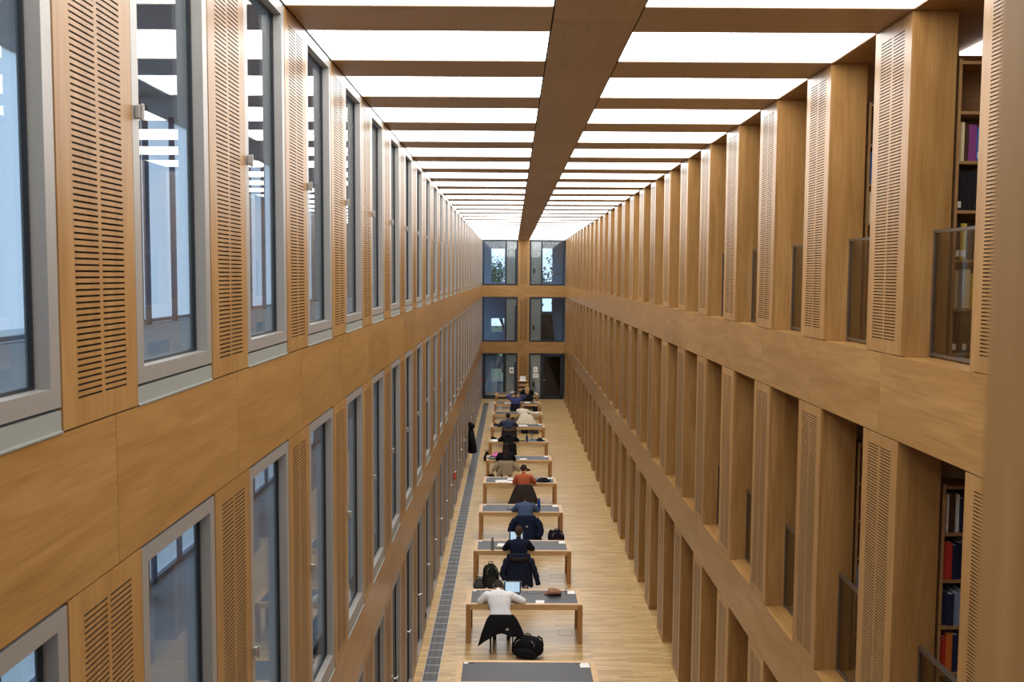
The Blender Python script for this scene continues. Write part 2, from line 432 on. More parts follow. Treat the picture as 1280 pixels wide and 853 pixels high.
co = MB().box(-2.75, 9.2, -2.6, -2.4, 0, ZC + .3)
co.box(-2.75, 9.2, -2.4, YN - .3, ZC, ZC + .3)
for z0, z1 in ((Z2B, Z2T), (Z1B, Z1T)): co.box(-2.75, 9.2, -2.4, YN - .3, z0 + .1, z1 - .02)
struct('wall_corridor', co.mesh('wall_corridor', render_wall))

# ------------------------------------------------------------------ far wall
fb = MB()
for z0, z1 in ((Z2B, Z2T), (Z1B, Z1T)): fb.box(-.3, W + .3, YE + .02, YE + .3, z0, z1)
PX0, PX1 = 1.93, 2.55
for z0, z1 in LEV: fb.box(PX0 + .01, PX1 - .01, YE + .02, YE + .3, z0, z1)
wall_back = struct('wall_back', fb.mesh('wall_back', wood_x))
for z0, z1 in ((Z2B, Z2T), (Z1B, Z1T)):
    for x0, x1 in ((0, PX0 + .32), (PX0 + .32, W)):
        ob('fascia_panel', MB().box(x0 + .002, x1 - .002, YE, YE + .02, z0, z1).mesh('fascia_panel', wood_x), wall_back)
for z0, z1 in LEV:
    me = perforated(PX1 - PX0, z1 - z0 - 2 * GAP, 1)
    ob('perforated_panel', me, wall_back, (PX1, YE, z0 + GAP), rz=PI / 2).rotation_euler = (0, 0, PI / 2)
    # turned so that its face looks at the camera
for o in [c for c in wall_back.children if c.name.startswith('perforated')]:
    o.rotation_euler = (0, 0, -PI / 2); o.location.x = PX0
def end_window(name, x0, x1, z0, z1, mull, grey_right, door=False):
    r = struct(name, None, (x0, YE, z0)); wd = x1 - x0; h = z1 - z0; f = .085; m = mull - x0
    fr = MB(); fr.box(0, f, .0, .09, 0, h); fr.box(wd - f, wd, 0, .09, 0, h); fr.box(f, wd - f, 0, .09, 0, f); fr.box(f, wd - f, 0, .09, h - f, h)
    fr.box(m - .04, m + .04, 0, .09, f, h - f)
    if door:
        a, b = (f, m - .04) if grey_right else (m + .04, wd - f)
        fr.box(a, a + .09, -.01, .06, f, h - f); fr.box(b - .09, b, -.01, .06, f, h - f); fr.box(a, b, -.01, .06, f, f + .12); fr.box(a, b, -.01, .06, h - f - .09, h - f)
    ob('frame', fr.mesh('frame', anthracite), r)
    a, b = (f, m - .04) if grey_right else (m + .04, wd - f)
    g0, g1 = (m + .04, wd - f) if grey_right else (f, m - .04)
    ob('pane', MB().box(a, b, .03, .04, f, h - f).mesh('pane', dark_glass if (door and not grey_right) else pane_m), r)
    gp = MB().box(g0, g1, .05, .07, f, h - f)
    ob('grey_panel', gp.mesh('grey_panel', grey_panel), r)
    ob('pane', MB().box(g0, g1, .02, .03, f, h - f).mesh('pane', pane_m), r)
    if grey_right: ob('frame_post', MB().box(wd - f - .08, wd - f, .0, .05, f, h * .8).mesh('frame_post', anthracite), r)
    else: ob('switch', MB().cbox(g0 + .10, g0 + .22, .04, .05, h * .27, h * .37, .002).mesh('switch', black_plastic), r)
    if door:
        hx = m - .10 if grey_right else m + .12; sg = -1 if grey_right else 1
        hm_ = MB().tube([(hx, .0, 1.06), (hx, -.06, 1.06), (hx + .15 * sg, -.06, 1.06)], .014, 8)
        ob('handle', hm_.mesh('handle', chrome), r)
    return r
for li, (z0, z1) in enumerate(LEV):
    nm = ('window_%d' % (wn + 1 + 2 * li), 'window_%d' % (wn + 2 + 2 * li)) if li < 2 else ('door_1', 'door_2')
    end_window(nm[0], .005, PX0 - .005, z0, z1, 1.275, True, li == 2)
    end_window(nm[1], PX1 + .005, W - .005, z0, z1, 3.21, False, li == 2)

# stair hall behind the far wall, with its own windows
def rect_wall(mb, x0, x1, z0, z1, holes, y0, y1, mi=0):
    xs = sorted({x0, x1} | {h[0] for h in holes} | {h[1] for h in holes}); zs = sorted({z0, z1} | {h[2] for h in holes} | {h[3] for h in holes})
    for a, b in zip(xs, xs[1:]):
        for c, d in zip(zs, zs[1:]):
            if not any(h[0] <= (a + b) / 2 <= h[1] and h[2] <= (c + d) / 2 <= h[3] for h in holes): mb.box(a, b, y0, y1, c, d, mi)
YO = YE + 3.0
holes = [(.41, 1.18, 6.36, 8.27), (3.35, 3.91, 6.40, 8.3), (.42, 1.16, 3.50, 4.28), (3.35, 3.9, 4.68, 5.43), (.42, 1.2, .62, 1.35), (3.35, 3.9, 1.70, 2.08)]
hl = MB(); rect_wall(hl, -1.2, 5.6, 0, ZC, holes, YO, YO + .25)
for z0, z1 in ((Z2B, Z2T), (Z1B, Z1T)): hl.box(-.6, 5.0, YE + .3, YO, z0 + .1, z1 - .02)
hl.box(-1.3, 5.6, YE + .3, YO + .25, ZC, ZC + .3)
struct('wall_stair_hall', hl.mesh('wall_stair_hall', plain('daylight_tinted_plaster', srgb(158, 182, 210), .9, var=.03, bscale=4)))  # grey hall plaster with the blue of the daylight mixed into its colour
st = MB(); st.add([(2.9, YE + 1.4, Z2T), (4.0, YE + 1.4, Z2T), (3.85, YE + 1.4, 4.62), (2.9, YE + 1.4, 4.62), (2.9, YE + 1.6, Z2T), (4.0, YE + 1.6, Z2T), (3.85, YE + 1.6, 4.62), (2.9, YE + 1.6, 4.62)],
            [(0, 1, 2, 3), (7, 6, 5, 4), (0, 4, 5, 1), (1, 5, 6, 2), (2, 6, 7, 3), (3, 7, 4, 0)])
struct('trim_4', st.mesh('stair_parapet', black_plastic))
struct('trim_5', MB().tube([(3.2, YE + .5, Z1T + .62), (4.35, YE + .5, Z1T + .62)], .025, 8).mesh('hall_handrail', chrome))

# ------------------------------------------------------------------ outside ground
struct('ground', MB().box(-60, 70, -30, 130, -.6, -.3).mesh('ground', soil))

# ------------------------------------------------------------------ floor grate
GX0, GX1 = .15, .40; GY0, GY1 = 9.0, 49.3; SEC = .328
gt = MB().box(GX0, GX1, GY0, GY1, .0005, .0015)
grate = thing('floor_grate', 'long grey metal heating grate set in the floor beside the left wall', 'floor grate', (0, 0, 0), 0, None, gt.mesh('floor_grate', trough))
rim = MB().box(GX0 - .012, GX0, GY0, GY1, 0, .006).box(GX1, GX1 + .012, GY0, GY1, 0, .006)
ob('rim', rim.mesh('rim', grate_edge), grate)
sm = MB(); sm.box(GX0, GX1, 0, .020, .001, .007, 1)
for j in range(9): sm.box(GX0, GX1, .036 + j * .0325, .052 + j * .0325, .0012, .005)
sm.box(GX0 + .06, GX0 + .068, .02, SEC, .001, .004); sm.box(GX1 - .068, GX1 - .06, .02, SEC, .001, .004)
sec_me = sm.mesh('grate_section', [grate_m, grate_edge])
for j in range(int((GY1 - GY0) / SEC)): ob('grate_section', sec_me, grate, (0, GY0 + j * SEC, 0))

# ------------------------------------------------------------------ balustrades in the right openings
for li, (lev, z0) in enumerate((('upper', Z1T), ('middle', Z2T))):
    b = MB(); wd = M - PR; hh = .915
    b.box(-.012, .012, .002, .022, .0, hh); b.box(-.012, .012, wd - .022, wd - .002, 0, hh)
    b.box(-.015, .015, .002, wd - .002, hh - .022, hh); b.box(-.012, .012, .022, wd - .022, .012, .034)
    fme = b.mesh('rail_frame', bronze); pme = MB().box(-.004, .004, .022, wd - .022, .034, hh - .022).mesh('pane', rail_glass)
    for q, n in enumerate(range(-1, 11)):
        t = thing('balustrade', 'bronze framed glass balustrade in the %s right gallery, %s opening from the camera' % (lev, ORD[q]), 'balustrade',
                  (W + .215, YR + (n - 1) * M + PR, z0), 0, 'glass balustrades of the right galleries')
        ob('rail_frame', fme, t); ob('pane', pme, t)

# ------------------------------------------------------------------ bookcases and gallery lamps behind the right pillars
SP = .352; BCW = .92; BCD = .27
bs = MB().box(0, .02, 0, BCD, 0, 2.13).mesh('side_panel', wood_shelf)
bsh = MB().box(.02, BCW - .02, 0, BCD, -.022, 0).mesh('shelf', wood_shelf)
bbk = MB().box(.02, BCW - .02, BCD - .01, BCD, 0, 2.10).mesh('back_panel', wood_shelf)
BX = W + PD + .03
TOPSH = {}
for lev, z0, cnt, tall in (('upper', Z1T, 6, 0), ('middle', Z2T, 6, 0)):
    for q, n in enumerate(range(-1, 6)):
        lab = {0: 'wooden bookcase behind the nearest full pillar of the %s right gallery' % lev,
               1: 'wooden bookcase glimpsed behind the second full pillar of the %s right gallery' % lev}.get(
                   n, 'wooden bookcase of the %s right gallery, %s from the camera' % (lev, ORD[q]))
        t = thing('bookcase', lab, 'bookcase', (BX, YR + n * M + .015, z0), 0, 'bookcases of the right galleries')
        ob('side_panel', bs, t, (0, 0, 0)); ob('side_panel', bs, t, (BCW - .02, 0, 0)); ob('back_panel', bbk, t)
        for k in range(1, cnt + 1): ob('shelf', bsh, t, (0, 0, k * SP + .004))
        ob('shelf', bsh, t, (0, 0, .03))
gl_me = MB().box(0, .45, 0, .45, -.03, 0).mesh('gallery_light', gal_m)
for lev, zc in (('upper', ZC),):
    for q, n in enumerate(range(-2, 7)):
        thing('gallery_light', 'white square ceiling lamp of the %s right gallery, %s from the camera' % (lev, ORD[q]), 'ceiling light',
              (5.35, YR + n * M + .78, zc), 0, 'lamps of the right galleries', gl_me)

CN = {'navy': (28, 36, 66), 'black': (24, 24, 28), 'white': (214, 214, 210), 'red': (178, 52, 40), 'dark brown': (70, 44, 34), 'yellow': (205, 180, 70), 'blue grey': (128, 142, 172),
      'maroon': (96, 34, 40), 'orange': (200, 108, 44), 'cream': (220, 205, 160), 'purple': (130, 60, 120), 'grey': (120, 122, 126), 'blue': (50, 90, 160)}
def book(x, y, z, th, h, dp, c, tag_, label, group, lean=0):
    b = MB()
    b.box(0, .003, 0, dp, 0, h); b.box(th - .003, th, 0, dp, 0, h); b.box(.003, th - .003, 0, .004, 0, h)
    r = thing('book', label, 'book', (x, y, z), 0, group, b.mesh('book', solid(CN[c], .55)))
    ob('page_block', MB().box(.003, th - .003, .004, dp - .006, .004, h - .006).mesh('page_block', white_paper), r)
    if tag_: ob('spine_label', MB().box(.004, th - .004, -.001, 0, .02, .02 + .045).mesh('spine_label', white_paper), r)
SH = {('upper', 0): ['black'] * 7, ('upper', 1): ['cream', 'grey', 'cream', 'yellow', 'cream', 'grey'], ('upper', 2): ['black', 'yellow', 'black', 'black', 'navy', 'black', 'black'],
      ('upper', 3): ['black'] * 8, ('upper', 4): ['cream', 'dark brown', 'purple', 'blue', 'white', 'grey'],
      ('middle', 5): ['white', 'dark brown', 'white', 'navy', 'navy', 'black'], ('middle', 4): ['red', 'red', 'navy', 'navy', 'white', 'navy', 'black'],
      ('middle', 3): ['navy', 'navy', 'blue grey', 'blue grey', 'maroon', 'navy', 'white'], ('middle', 2): ['red', 'orange', 'navy', 'navy', 'black', 'navy', 'navy'],
      ('middle', 1): ['navy', 'black', 'navy', 'grey', 'navy', 'maroon'], ('middle', 0): ['navy', 'black', 'navy', 'red', 'navy', 'black']}
SHN = ['lowest', 'second lowest', 'third lowest', 'fourth lowest', 'fifth lowest', 'topmost']
for (lev, k), cs in SH.items():
    z0 = (Z1T if lev == 'upper' else Z2T) + (k * SP + .004 if k else .03)
    x = BX + .024
    for i, c in enumerate(cs):
        th = random.choice((.032, .038, .044, .050)); h = random.uniform(.235, .295); 
        if lev == 'upper' and k in (0, 3): th, h = .036, .285
        lab = '%s book, %s from left on the %s shelf, %s gallery bookcase' % (c, ORD[i], SHN[k], lev)
        book(x, YR + .025 + random.uniform(0, .02), z0, th, h, .19, c, random.random() < .35, lab,
             'books on the %s shelf, %s gallery' % (SHN[k], lev))
        x += th + .002
# a few books in the second bookcase, seen as slivers
for lev, z0, k, c in (('upper', Z1T, 4, 'blue'), ('upper', Z1T, 3, 'cream'), ('upper', Z1T, 1, 'red'), ('middle', Z2T, 4, 'maroon'), ('middle', Z2T, 2, 'blue grey'), ('middle', Z2T, 1, 'navy')):
    book(BX + .026, YR + M + .03, z0 + k * SP + .004, .05, .28, .19, c, False,
         '%s book at the left end of the %s shelf, second %s gallery bookcase' % (c, SHN[k], lev), 'books in the second bookcases')

# ------------------------------------------------------------------ reading tables
TB = [14.37 + 3.357 * k for k in range(11)]; TD = .85; TX0, TX1 = .80, 2.945; TZ = .742
TF = [b - TD for b in TB]
tw = TX1 - TX0; rimx, rimy = .085, .075
top = MB(); top.box(0, tw, 0, rimy, TZ - .028, TZ); top.box(0, tw, TD - rimy, TD, TZ - .028, TZ)
top.box(0, rimx, rimy, TD - rimy, TZ - .028, TZ); top.box(tw - rimx, tw, rimy, TD - rimy, TZ - .028, TZ)
top_me = top.mesh('tabletop_frame', oak_x)
inl_me = MB().box(rimx + .002, tw - rimx - .002, rimy + .002, TD - rimy - .002, TZ - .026, TZ - .003).mesh('linoleum_inlay', lino)
ap = MB().box(.085, tw - .085, .004, .034, TZ - .105, TZ - .028).box(.085, tw - .085, TD - .034, TD - .004, TZ - .105, TZ - .028)
ap.box(.004, .034, .085, TD - .085, TZ - .105, TZ - .028).box(tw - .034, tw - .004, .085, TD - .085, TZ - .105, TZ - .028)
ap_me = ap.mesh('apron', oak_x)
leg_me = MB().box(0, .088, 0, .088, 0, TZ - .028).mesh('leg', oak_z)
sk = MB().cbox(0, .065, 0, .055, 0, .004, .001)
sk_me = sk.mesh('socket_plate', white_plastic)
so_me = MB().cbox(0, .09, 0, .035, 0, .006, .002).mesh('socket', black_plastic)
TN = ['the nearest table, with nobody at it', 'the table of the white-shirted reader', 'the table of the navy-jumpered reader', 'the table of the reader in blue-grey',
      'the table of the reader in orange', 'the table of the long-haired reader', 'the table of the black-hooded reader', 'the table of the slate-jumpered reader',
      'the table of the reader in cream', 'the table of the reader in violet', 'the farthest table, at the end wall']
for k in range(11):
    t = thing('reading_table', 'oak framed table with dark grey top, ' + TN[k], 'table', (TX0, TF[k], 0), 0, 'row of reading tables')
    ob('tabletop_frame', top_me, t); ob('linoleum_inlay', inl_me, t); ob('apron', ap_me, t)
    for lx in (0, tw - .088):
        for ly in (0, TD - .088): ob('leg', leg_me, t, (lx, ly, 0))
    ob('socket_plate', sk_me, t, (.10, TD - .135, TZ - .003)); ob('socket', so_me, t, (.175, TD - .12, TZ - .003)); ob('socket', so_me, t, (tw - .32, TD - .12, TZ - .003))
    c = MB().box(-.075, .075, -.085, .085, 0, .0015)
    thing('info_card', 'white card on the right back corner of ' + TN[k], 'card', (2.775, TB[k] - .165, TZ - .0028), random.uniform(-.06, .06), 'white cards on the table corners', c.mesh('info_card', white_paper))

# ------------------------------------------------------------------ people
def remeshed(mb, voxel, smooth_it=4):
    me = mb.mesh('tmp', SKIN); o = bpy.data.objects.new('tmp', me); col.objects.link(o)
    r = o.modifiers.new('r', 'REMESH'); r.mode = 'VOXEL'; r.voxel_size = voxel; r.use_smooth_shade = True
    s = o.modifiers.new('s', 'SMOOTH'); s.iterations = smooth_it; s.factor = .5
    dg = bpy.context.evaluated_depsgraph_get(); ev = o.evaluated_get(dg)
    out = bpy.data.meshes.new_from_object(ev); bpy.data.objects.remove(o); bpy.data.meshes.remove(me)
    return out
class Body:
    def __init__(s): s.mb = MB(); s.P = []; s.R = []; s.L = []
    def limb(s, a, b, ra, rb, lab, seg=12):
        a, b = Vector(a), Vector(b); d = (b - a); L = d.length; dn = d.normalized()
        pts = [a - dn * ra * .9, a - dn * ra * .6, a, b, b + dn * rb * .6, b + dn * rb * .9]; rs = [ra * .35, ra * .8, ra, rb, rb * .8, rb * .35]
        s.mb.tube(pts, rs, seg)
        for k in range(9):
            t = k / 8; s.P.append(tuple(a + d * t)); s.R.append(ra + (rb - ra) * t); s.L.append(lab)
    def ell(s, c, r, lab, rot=None):
        s.mb.ell(c, r, rot=rot); s.P.append(tuple(c)); s.R.append(min(r)); s.L.append(lab)
    def torso(s, rings, lab_of):
        """rings: (centre, half width, half depth, axis tilt)"""
        rr = []
        for c, hw, hd, tilt in rings:
            ring = []
            for i in range(20):
                a = 2 * PI * i / 20; x = hw * math.copysign(abs(math.cos(a)) ** .8, math.cos(a)); y = hd * math.copysign(abs(math.sin(a)) ** .85, math.sin(a))
                ring.append((c[0] + x, c[1] + y * math.cos(tilt), c[2] - y * math.sin(tilt)))
            rr.append(ring)
            for x in (-hw * .6, 0, hw * .6): s.P.append((c[0] + x, c[1], c[2])); s.R.append(hd); s.L.append(lab_of)
        s.mb.loft(rr)
    def build(s, mats, voxel=.0095):
        me = remeshed(s.mb, voxel)
        n = len(me.polygons); c = np.zeros(n * 3, np.float32); me.polygons.foreach_get('center', c); c = c.reshape(-1, 3)
        P = np.array(s.P, np.float32); R = np.array(s.R, np.float32); L = np.array(s.L)
        best = np.full(n, 1e9, np.float32); lab = np.zeros(n, np.int32)
        for p, r, l in zip(P, R, L):
            d = np.sqrt(((c - p) ** 2).sum(1)) - r; m = d < best; best[m] = d[m]; lab[m] = l
        me.materials.clear()
        for m in mats: me.materials.append(m)
        me.polygons.foreach_set('material_index', lab); me.polygons.foreach_set('use_smooth', np.ones(n, bool)); me.update()
        return me
TOPM, SKN, PANT, SHOE = 0, 1, 2, 3
def person(label, X, Y, lean, top, pants, hair, arms, hood=None, head_fwd=.10, head_up=.14, nod=.6, turn=0, build=1.0, hair_kind='short', side=0, twist=0):
    """Y: table front; pelvis sits .21 behind it. arms: per side (elbow, wrist, finger direction) in local coordinates, table at y>=.21, z=.742"""
    t = thing('person', label, 'person', (X, Y - .21, 0))
    B = Body(); b = build * 1.16; ab = 1.2
    sl, cl = math.sin(lean), math.cos(lean)
    def sp(d, back=0): return Vector((side * d, d * sl, .50 + d * cl))
    B.torso([((0, .01, .435), .155 * b, .115, 0), ((0, 0, .50), .178 * b, .125, 0), (sp(.10), .165 * b, .115, lean * .5), (sp(.22), .152 * b, .105, lean * .8), (sp(.34), .172 * b, .115, lean),
             (sp(.44), .182 * b, .115, lean * 1.1), (sp(.50), .165 * b, .095, lean * 1.2), (sp(.545), .10 * b, .07, lean * 1.2)], TOPM)
    neck = sp(.54); hc = neck + Vector((0, head_fwd, head_up))
    B.limb(sp(.50), neck + (hc - neck) * .55, .058, .052, SKN)
    Rm = Matrix.Rotation(turn, 3, 'Z') @ Matrix.Rotation(-nod, 3, 'X')
    hd = lambda v: hc + Rm @ Vector(v)
    B.ell(hd((0, -.01, .025)), (.076, .094, .098), SKN, Rm); B.ell(hd((0, .03, -.045)), (.058, .065, .07), SKN, Rm)
    B.limb(hd((0, .088, .012)), hd((0, .108, -.022)), .010, .015, SKN, 8)
    B.limb(hd((-.022, .083, -.062)), hd((.022, .083, -.062)), .010, .010, SKN, 8)
    for sg in (-1, 1):
        B.ell(hd((sg * .079, -.005, -.005)), (.010, .022, .034), SKN, Rm)
        sh = sp(.47) + Vector((sg * .165 * b, 0, -.005))
        el, wr, fd = [Vector(q) for q in arms[(sg + 1) // 2]]
        B.limb(sh, el, .066 * b, .054 * ab, TOPM); B.limb(el, wr, .052 * ab, .038, TOPM)
        fd = fd.normalized(); palm = wr + fd * .055
        B.limb(wr + fd * .012, wr + fd * .02, .028, .028, SKN); 
        up_ = Vector((0, 0, 1)); la = fd.cross(up_)
        la = la.normalized() if la.length > .05 else Vector((1, 0, 0)); nu = la.cross(fd)
        for q in (-.024, -.008, .008, .024): B.limb(wr + fd * .02 + la * q * .7, wr + fd * .085 + la * q, .015, .0125, SKN, 8)
        for q, L in ((-.028, .050), (-.0095, .064), (.0095, .068), (.028, .058)):
            k0 = wr + fd * .088 + la * q; k1 = k0 + (fd * .8 - nu * .35).normalized() * L * .55; k2 = k1 + (fd * .55 - nu * .75).normalized() * L * .45
            B.limb(k0, k1, .0095, .0088, SKN, 8); B.limb(k1, k2, .0088, .0075, SKN, 8)
        t0 = wr + fd * .035 - la * sg * .022; t1 = t0 + (fd * .5 - la * sg * .8).normalized() * .038; t2 = t1 + (fd * .9 - la * sg * .2 - nu * .2).normalized() * .032
        B.limb(t0, t1, .012, .010, SKN, 8); B.limb(t1, t2, .010, .008, SKN, 8)
        kn = Vector((sg * .13, .40, .49)); an = Vector((sg * .13, .42, .10))
        B.limb((sg * .095, .02, .475), kn, .088 * b, .062, PANT); B.limb(kn, an, .060, .040, PANT)
        B.limb(an + Vector((0, -.03, -.055)), an + Vector((0, .16, -.065)), .040, .032, SHOE)
    me = B.build([top, SKIN, pants, solid((40, 38, 38))])
    ob('body', me, t)
    eyes = MB()
    for sg in (-1, 1): eyes.ell(hd((sg * .03, .078, .012)), (.011, .009, .008), 0, 8, 6)
    ob('eyes', eyes.mesh('eyes', solid((50, 40, 36), .2)), t)
    if hair_kind:
        hb = MB()
        hb.ell(hd((0, -.022, .042)), (.089, .103, .098), 0, 18, 12, Rm)
        if hair_kind == 'short': hb.ell(hd((0, -.062, -.015)), (.070, .050, .068), 0, 14, 9, Rm)
        if hair_kind in ('long', 'blonde'):
            e = neck
            rr = []
            for q in range(9):
                u = q / 8; c = hd((0, -.05, .03)) * (1 - u) + (sp(.22) + Vector((0, -.135, 0))) * u
                if q in (3, 4, 5, 6): c = c + Vector((0, -.035, .02))
                wq = .085 + .03 * math.sin(PI * min(1, u * 1.3)); 
                if u > .8: wq *= .75
                rr.append([(c.x + wq * math.cos(2 * PI * i / 16) * (1 + .08 * math.sin(5 * i)), c.y + .05 * math.sin(2 * PI * i / 16), c.z) for i in range(16)])
            hb.loft(rr)
        hm = remeshed(hb, .010, 2); hm.materials.clear(); hm.materials.append(hair)
        # strand relief
        for p in hm.polygons: p.use_smooth = True
        ob('hair', hm, t)
    if hood:
        hh = MB(); c = sp(.50)
        hh.ell(c + Vector((0, -.07, .03)), (.13, .085, .09), 0, 16, 10)
        ob('hood', hh.mesh('hood', hood), t)
    t['neck'] = tuple(neck)
    return t, hc, Rm

def chair(X, Y, label, zt=.745, c=(34, 34, 38)):
    """back toward the camera; seat centre .05 behind the sitter's pelvis"""
    t = thing('reading_chair', label, 'chair', (X, Y, 0), 0, 'chairs at the reading tables')
    ob('seat', MB().cbox(-.215, .215, -.20, .22, .395, .425, .012).mesh('seat', solid(c)), t)
    bk = []
    for z, y in ((.52, -.222), (.54, -.228), (.62, -.238), (zt - .025, -.246), (zt, -.248)):
        hw = .205 if .52 < z < zt else .195
        bk.append([(hw * u, y + .02 * u * u + dy, z) for u, dy in [(-1, 0), (-.5, 0), (0, 0), (.5, 0), (1, 0), (1, .014), (.5, .014), (0, .014), (-.5, .014), (-1, .014)]])
    ob('backrest', MB().loft(bk).mesh('backrest', solid(c)), t)
    for sx in (-1, 1):
        ob('leg', MB().tube([(sx * .20, -.19, .0), (sx * .20, -.20, .40), (sx * .195, -.232, zt - .05)], .012, 8).mesh('leg', dark_metal), t)
        ob('leg', MB().tube([(sx * .20, .20, .0), (sx * .20, .19, .40)], .012, 8).mesh('leg', dark_metal), t)
    return t

def coat(label, X, Yb, zt, wt, wb, zh, c, droop=(0, 0, 0), seed=1, puff=0, sleeves=(), depth=.11, lining=None, patch=None, collar=None, folds=7):
    """a coat hung over a chair back; droop = extra length at the left corner, middle, right corner"""
    rnd = random.Random(seed); N = 56; ph = [rnd.uniform(0, 6) for _ in range(4)]
    t = thing('coat', label, 'coat', (X, Yb, 0))
    rings = []
    T = [-.05, -.03, 0, .05, .12, .2, .3, .4, .5, .6, .7, .8, .9, .97, 1.0]
    for u in T:
        ring = []
        for i in range(N):
            a = 2 * PI * i / N; ca, sa = math.cos(a), math.sin(a)
            uu = max(u, 0)
            hw = wt / 2 + (wb - wt) / 2 * uu ** .75; hf = .035 + depth * uu ** .7; hbk = .035 + .03 * uu
            if u < 0: hw *= 1 + u * 1.2; hf *= .6 if u < -.04 else .9; hbk *= .6 if u < -.04 else .9
            x = hw * math.copysign(abs(ca) ** .7, ca); y = (hf if sa < 0 else hbk) * math.copysign(abs(sa) ** .75, sa)
            rip = (math.sin(folds * a + ph[0] + 2 * uu) * .5 + math.sin((folds + 4) * a + ph[1]) * .3 + math.sin(3 * a + ph[2]) * .3) * uu
            k = 1 + .13 * rip
            dr = (droop[0] * max(0, -ca) ** 2 + droop[2] * max(0, ca) ** 2 + droop[1] * (1 - ca * ca)) * uu ** 2 + .02 * rip
            z = zt - (zt - zh) * uu - dr - (u < 0) * u * .5
            if puff: k += puff * abs(math.sin(uu * 5.2 * PI)) * (.6 if u > 0 else 0)
            ring.append((x * k, y * (1 + .34 * rip), max(z, .012)))
        rings.append(ring)
    ob('coat_body', MB().loft(rings).mesh('coat_body', fabric(c)), t)
    for pts, r0 in sleeves:
        m = MB(); pts = [Vector(p) for p in pts]
        fine = []; rad = []
        for k in range(len(pts) - 1):
            for j in range(5): u = j / 5; fine.append(pts[k].lerp(pts[k + 1], u)); g = (k + u) / (len(pts) - 1); rad.append(r0 * (1 - .3 * g) * (1 + .1 * math.sin(g * 22 + seed)))
        fine.append(pts[-1]); rad.append(r0 * .72)
        m.tube(fine, rad, 12); ob('sleeve', m.mesh('sleeve', fabric(c)), t)
    if collar:
        m = MB(); rr = []
        for i in range(13):
            u = i / 12 * 2 - 1; x = u * wt * .42; rr.append([(x, -.055 - .03 * (1 - u * u) + .03 * math.cos(2 * PI * q / 10), zt - .05 - .035 * (1 - u * u) + .05 * math.sin(2 * PI * q / 10)) for q in range(10)])
        m.loft(rr); ob('collar', m.mesh('collar', fabric(collar)), t)
    if patch:
        ob('patch', MB().cbox(patch[0] - .025, patch[0] + .025, -.035 - depth * patch[2] - .03, -.035 - depth * patch[2] + .01, patch[1] - .018, patch[1] + .018, .004).mesh('patch', solid((150, 150, 148))), t)
    return t

def backpack(label, loc, rz, wd, dp, h, c, pocket, trim=(90, 90, 60), tilt=0, cable=False):
    t = thing('backpack', label, 'backpack', loc, rz); t.rotation_euler = (tilt, 0, rz)
    def pod(mb, cx, cy, w_, d_, z0, z1):
        rr = []
        for q in range(11):
            u = q / 10; e = (1 - abs(2 * u - 1) ** 3.2) ** .45 if 0 < u < 1 else .25; e = max(e, .25); e *= 1 - .22 * u * u
            ring = []
            for i in range(24):
                a = 2 * PI * i / 24; ca, sa = math.cos(a), math.sin(a)
                k = 1 + .03 * math.sin(4 * a + u * 5)
                ring.append((cx + w_ / 2 * e * k * math.copysign(abs(ca) ** .6, ca), cy + d_ / 2 * e * k * math.copysign(abs(sa) ** .6, sa), z0 + (z1 - z0) * u))
            rr.append(ring)
        mb.loft(rr)
    b = MB(); pod(b, 0, 0, wd, dp, .002, h); ob('bag_body', b.mesh('bag_body', fabric(c)), t)
    p = MB(); pod(p, 0, -dp * .42, wd * .74, dp * .45, .03, h * .55); ob('front_pocket', p.mesh('front_pocket', fabric(pocket)), t)
    for sx in (-1, 1):
        ob('shoulder_strap', MB().tube([(sx * wd * .25, dp * .40, h * .88), (sx * wd * .32, dp * .62, h * .72), (sx * wd * .36, dp * .66, h * .4), (sx * wd * .38, dp * .45, h * .12)], .016, 8).mesh('shoulder_strap', fabric(c)), t)
        ob('zip', MB().tube([(sx * wd * .30, -dp * .44, h * .62), (sx * wd * .30, -dp * .44, h * .78), (sx * wd * .18, -dp * .34, h * .9)], .007, 6).mesh('zip', solid(trim)), t)
    ob('grab_handle', MB().tube([(-.05, .02, h * .97), (-.04, .02, h * 1.07), (.04, .02, h * 1.07), (.05, .02, h * .97)], .010, 8).mesh('grab_handle', fabric(c)), t)
    return t
def slump_bag(label, loc, r, c, rz=0):
    t = thing('bag', label, 'bag', loc, rz); rr = []
    for q in range(9):
        u = q / 8; e = max(.2, (1 - (u * 1.02 - .25) ** 2 * 1.6)) if u < 1 else .2
        rr.append([(r[0] * e * math.cos(2 * PI * i / 20) * (1 + .09 * math.sin(3 * i + q)), r[1] * e * math.sin(2 * PI * i / 20) * (1 + .07 * math.sin(2 * i)), .002 + r[2] * u * (1 + .06 * math.sin(i))) for i in range(20)])
    ob('bag_body', MB().loft(rr).mesh('bag_body', fabric(c)), t)
    ob('strap', MB().tube([(-r[0] * .6, 0, r[2] * .8), (-r[0] * .4, -.02, r[2] * 1.25), (r[0] * .3, -.03, r[2] * 1.2), (r[0] * .6, 0, r[2] * .8)], .012, 8).mesh('strap', fabric(c)), t)
    return t
screen_m = None
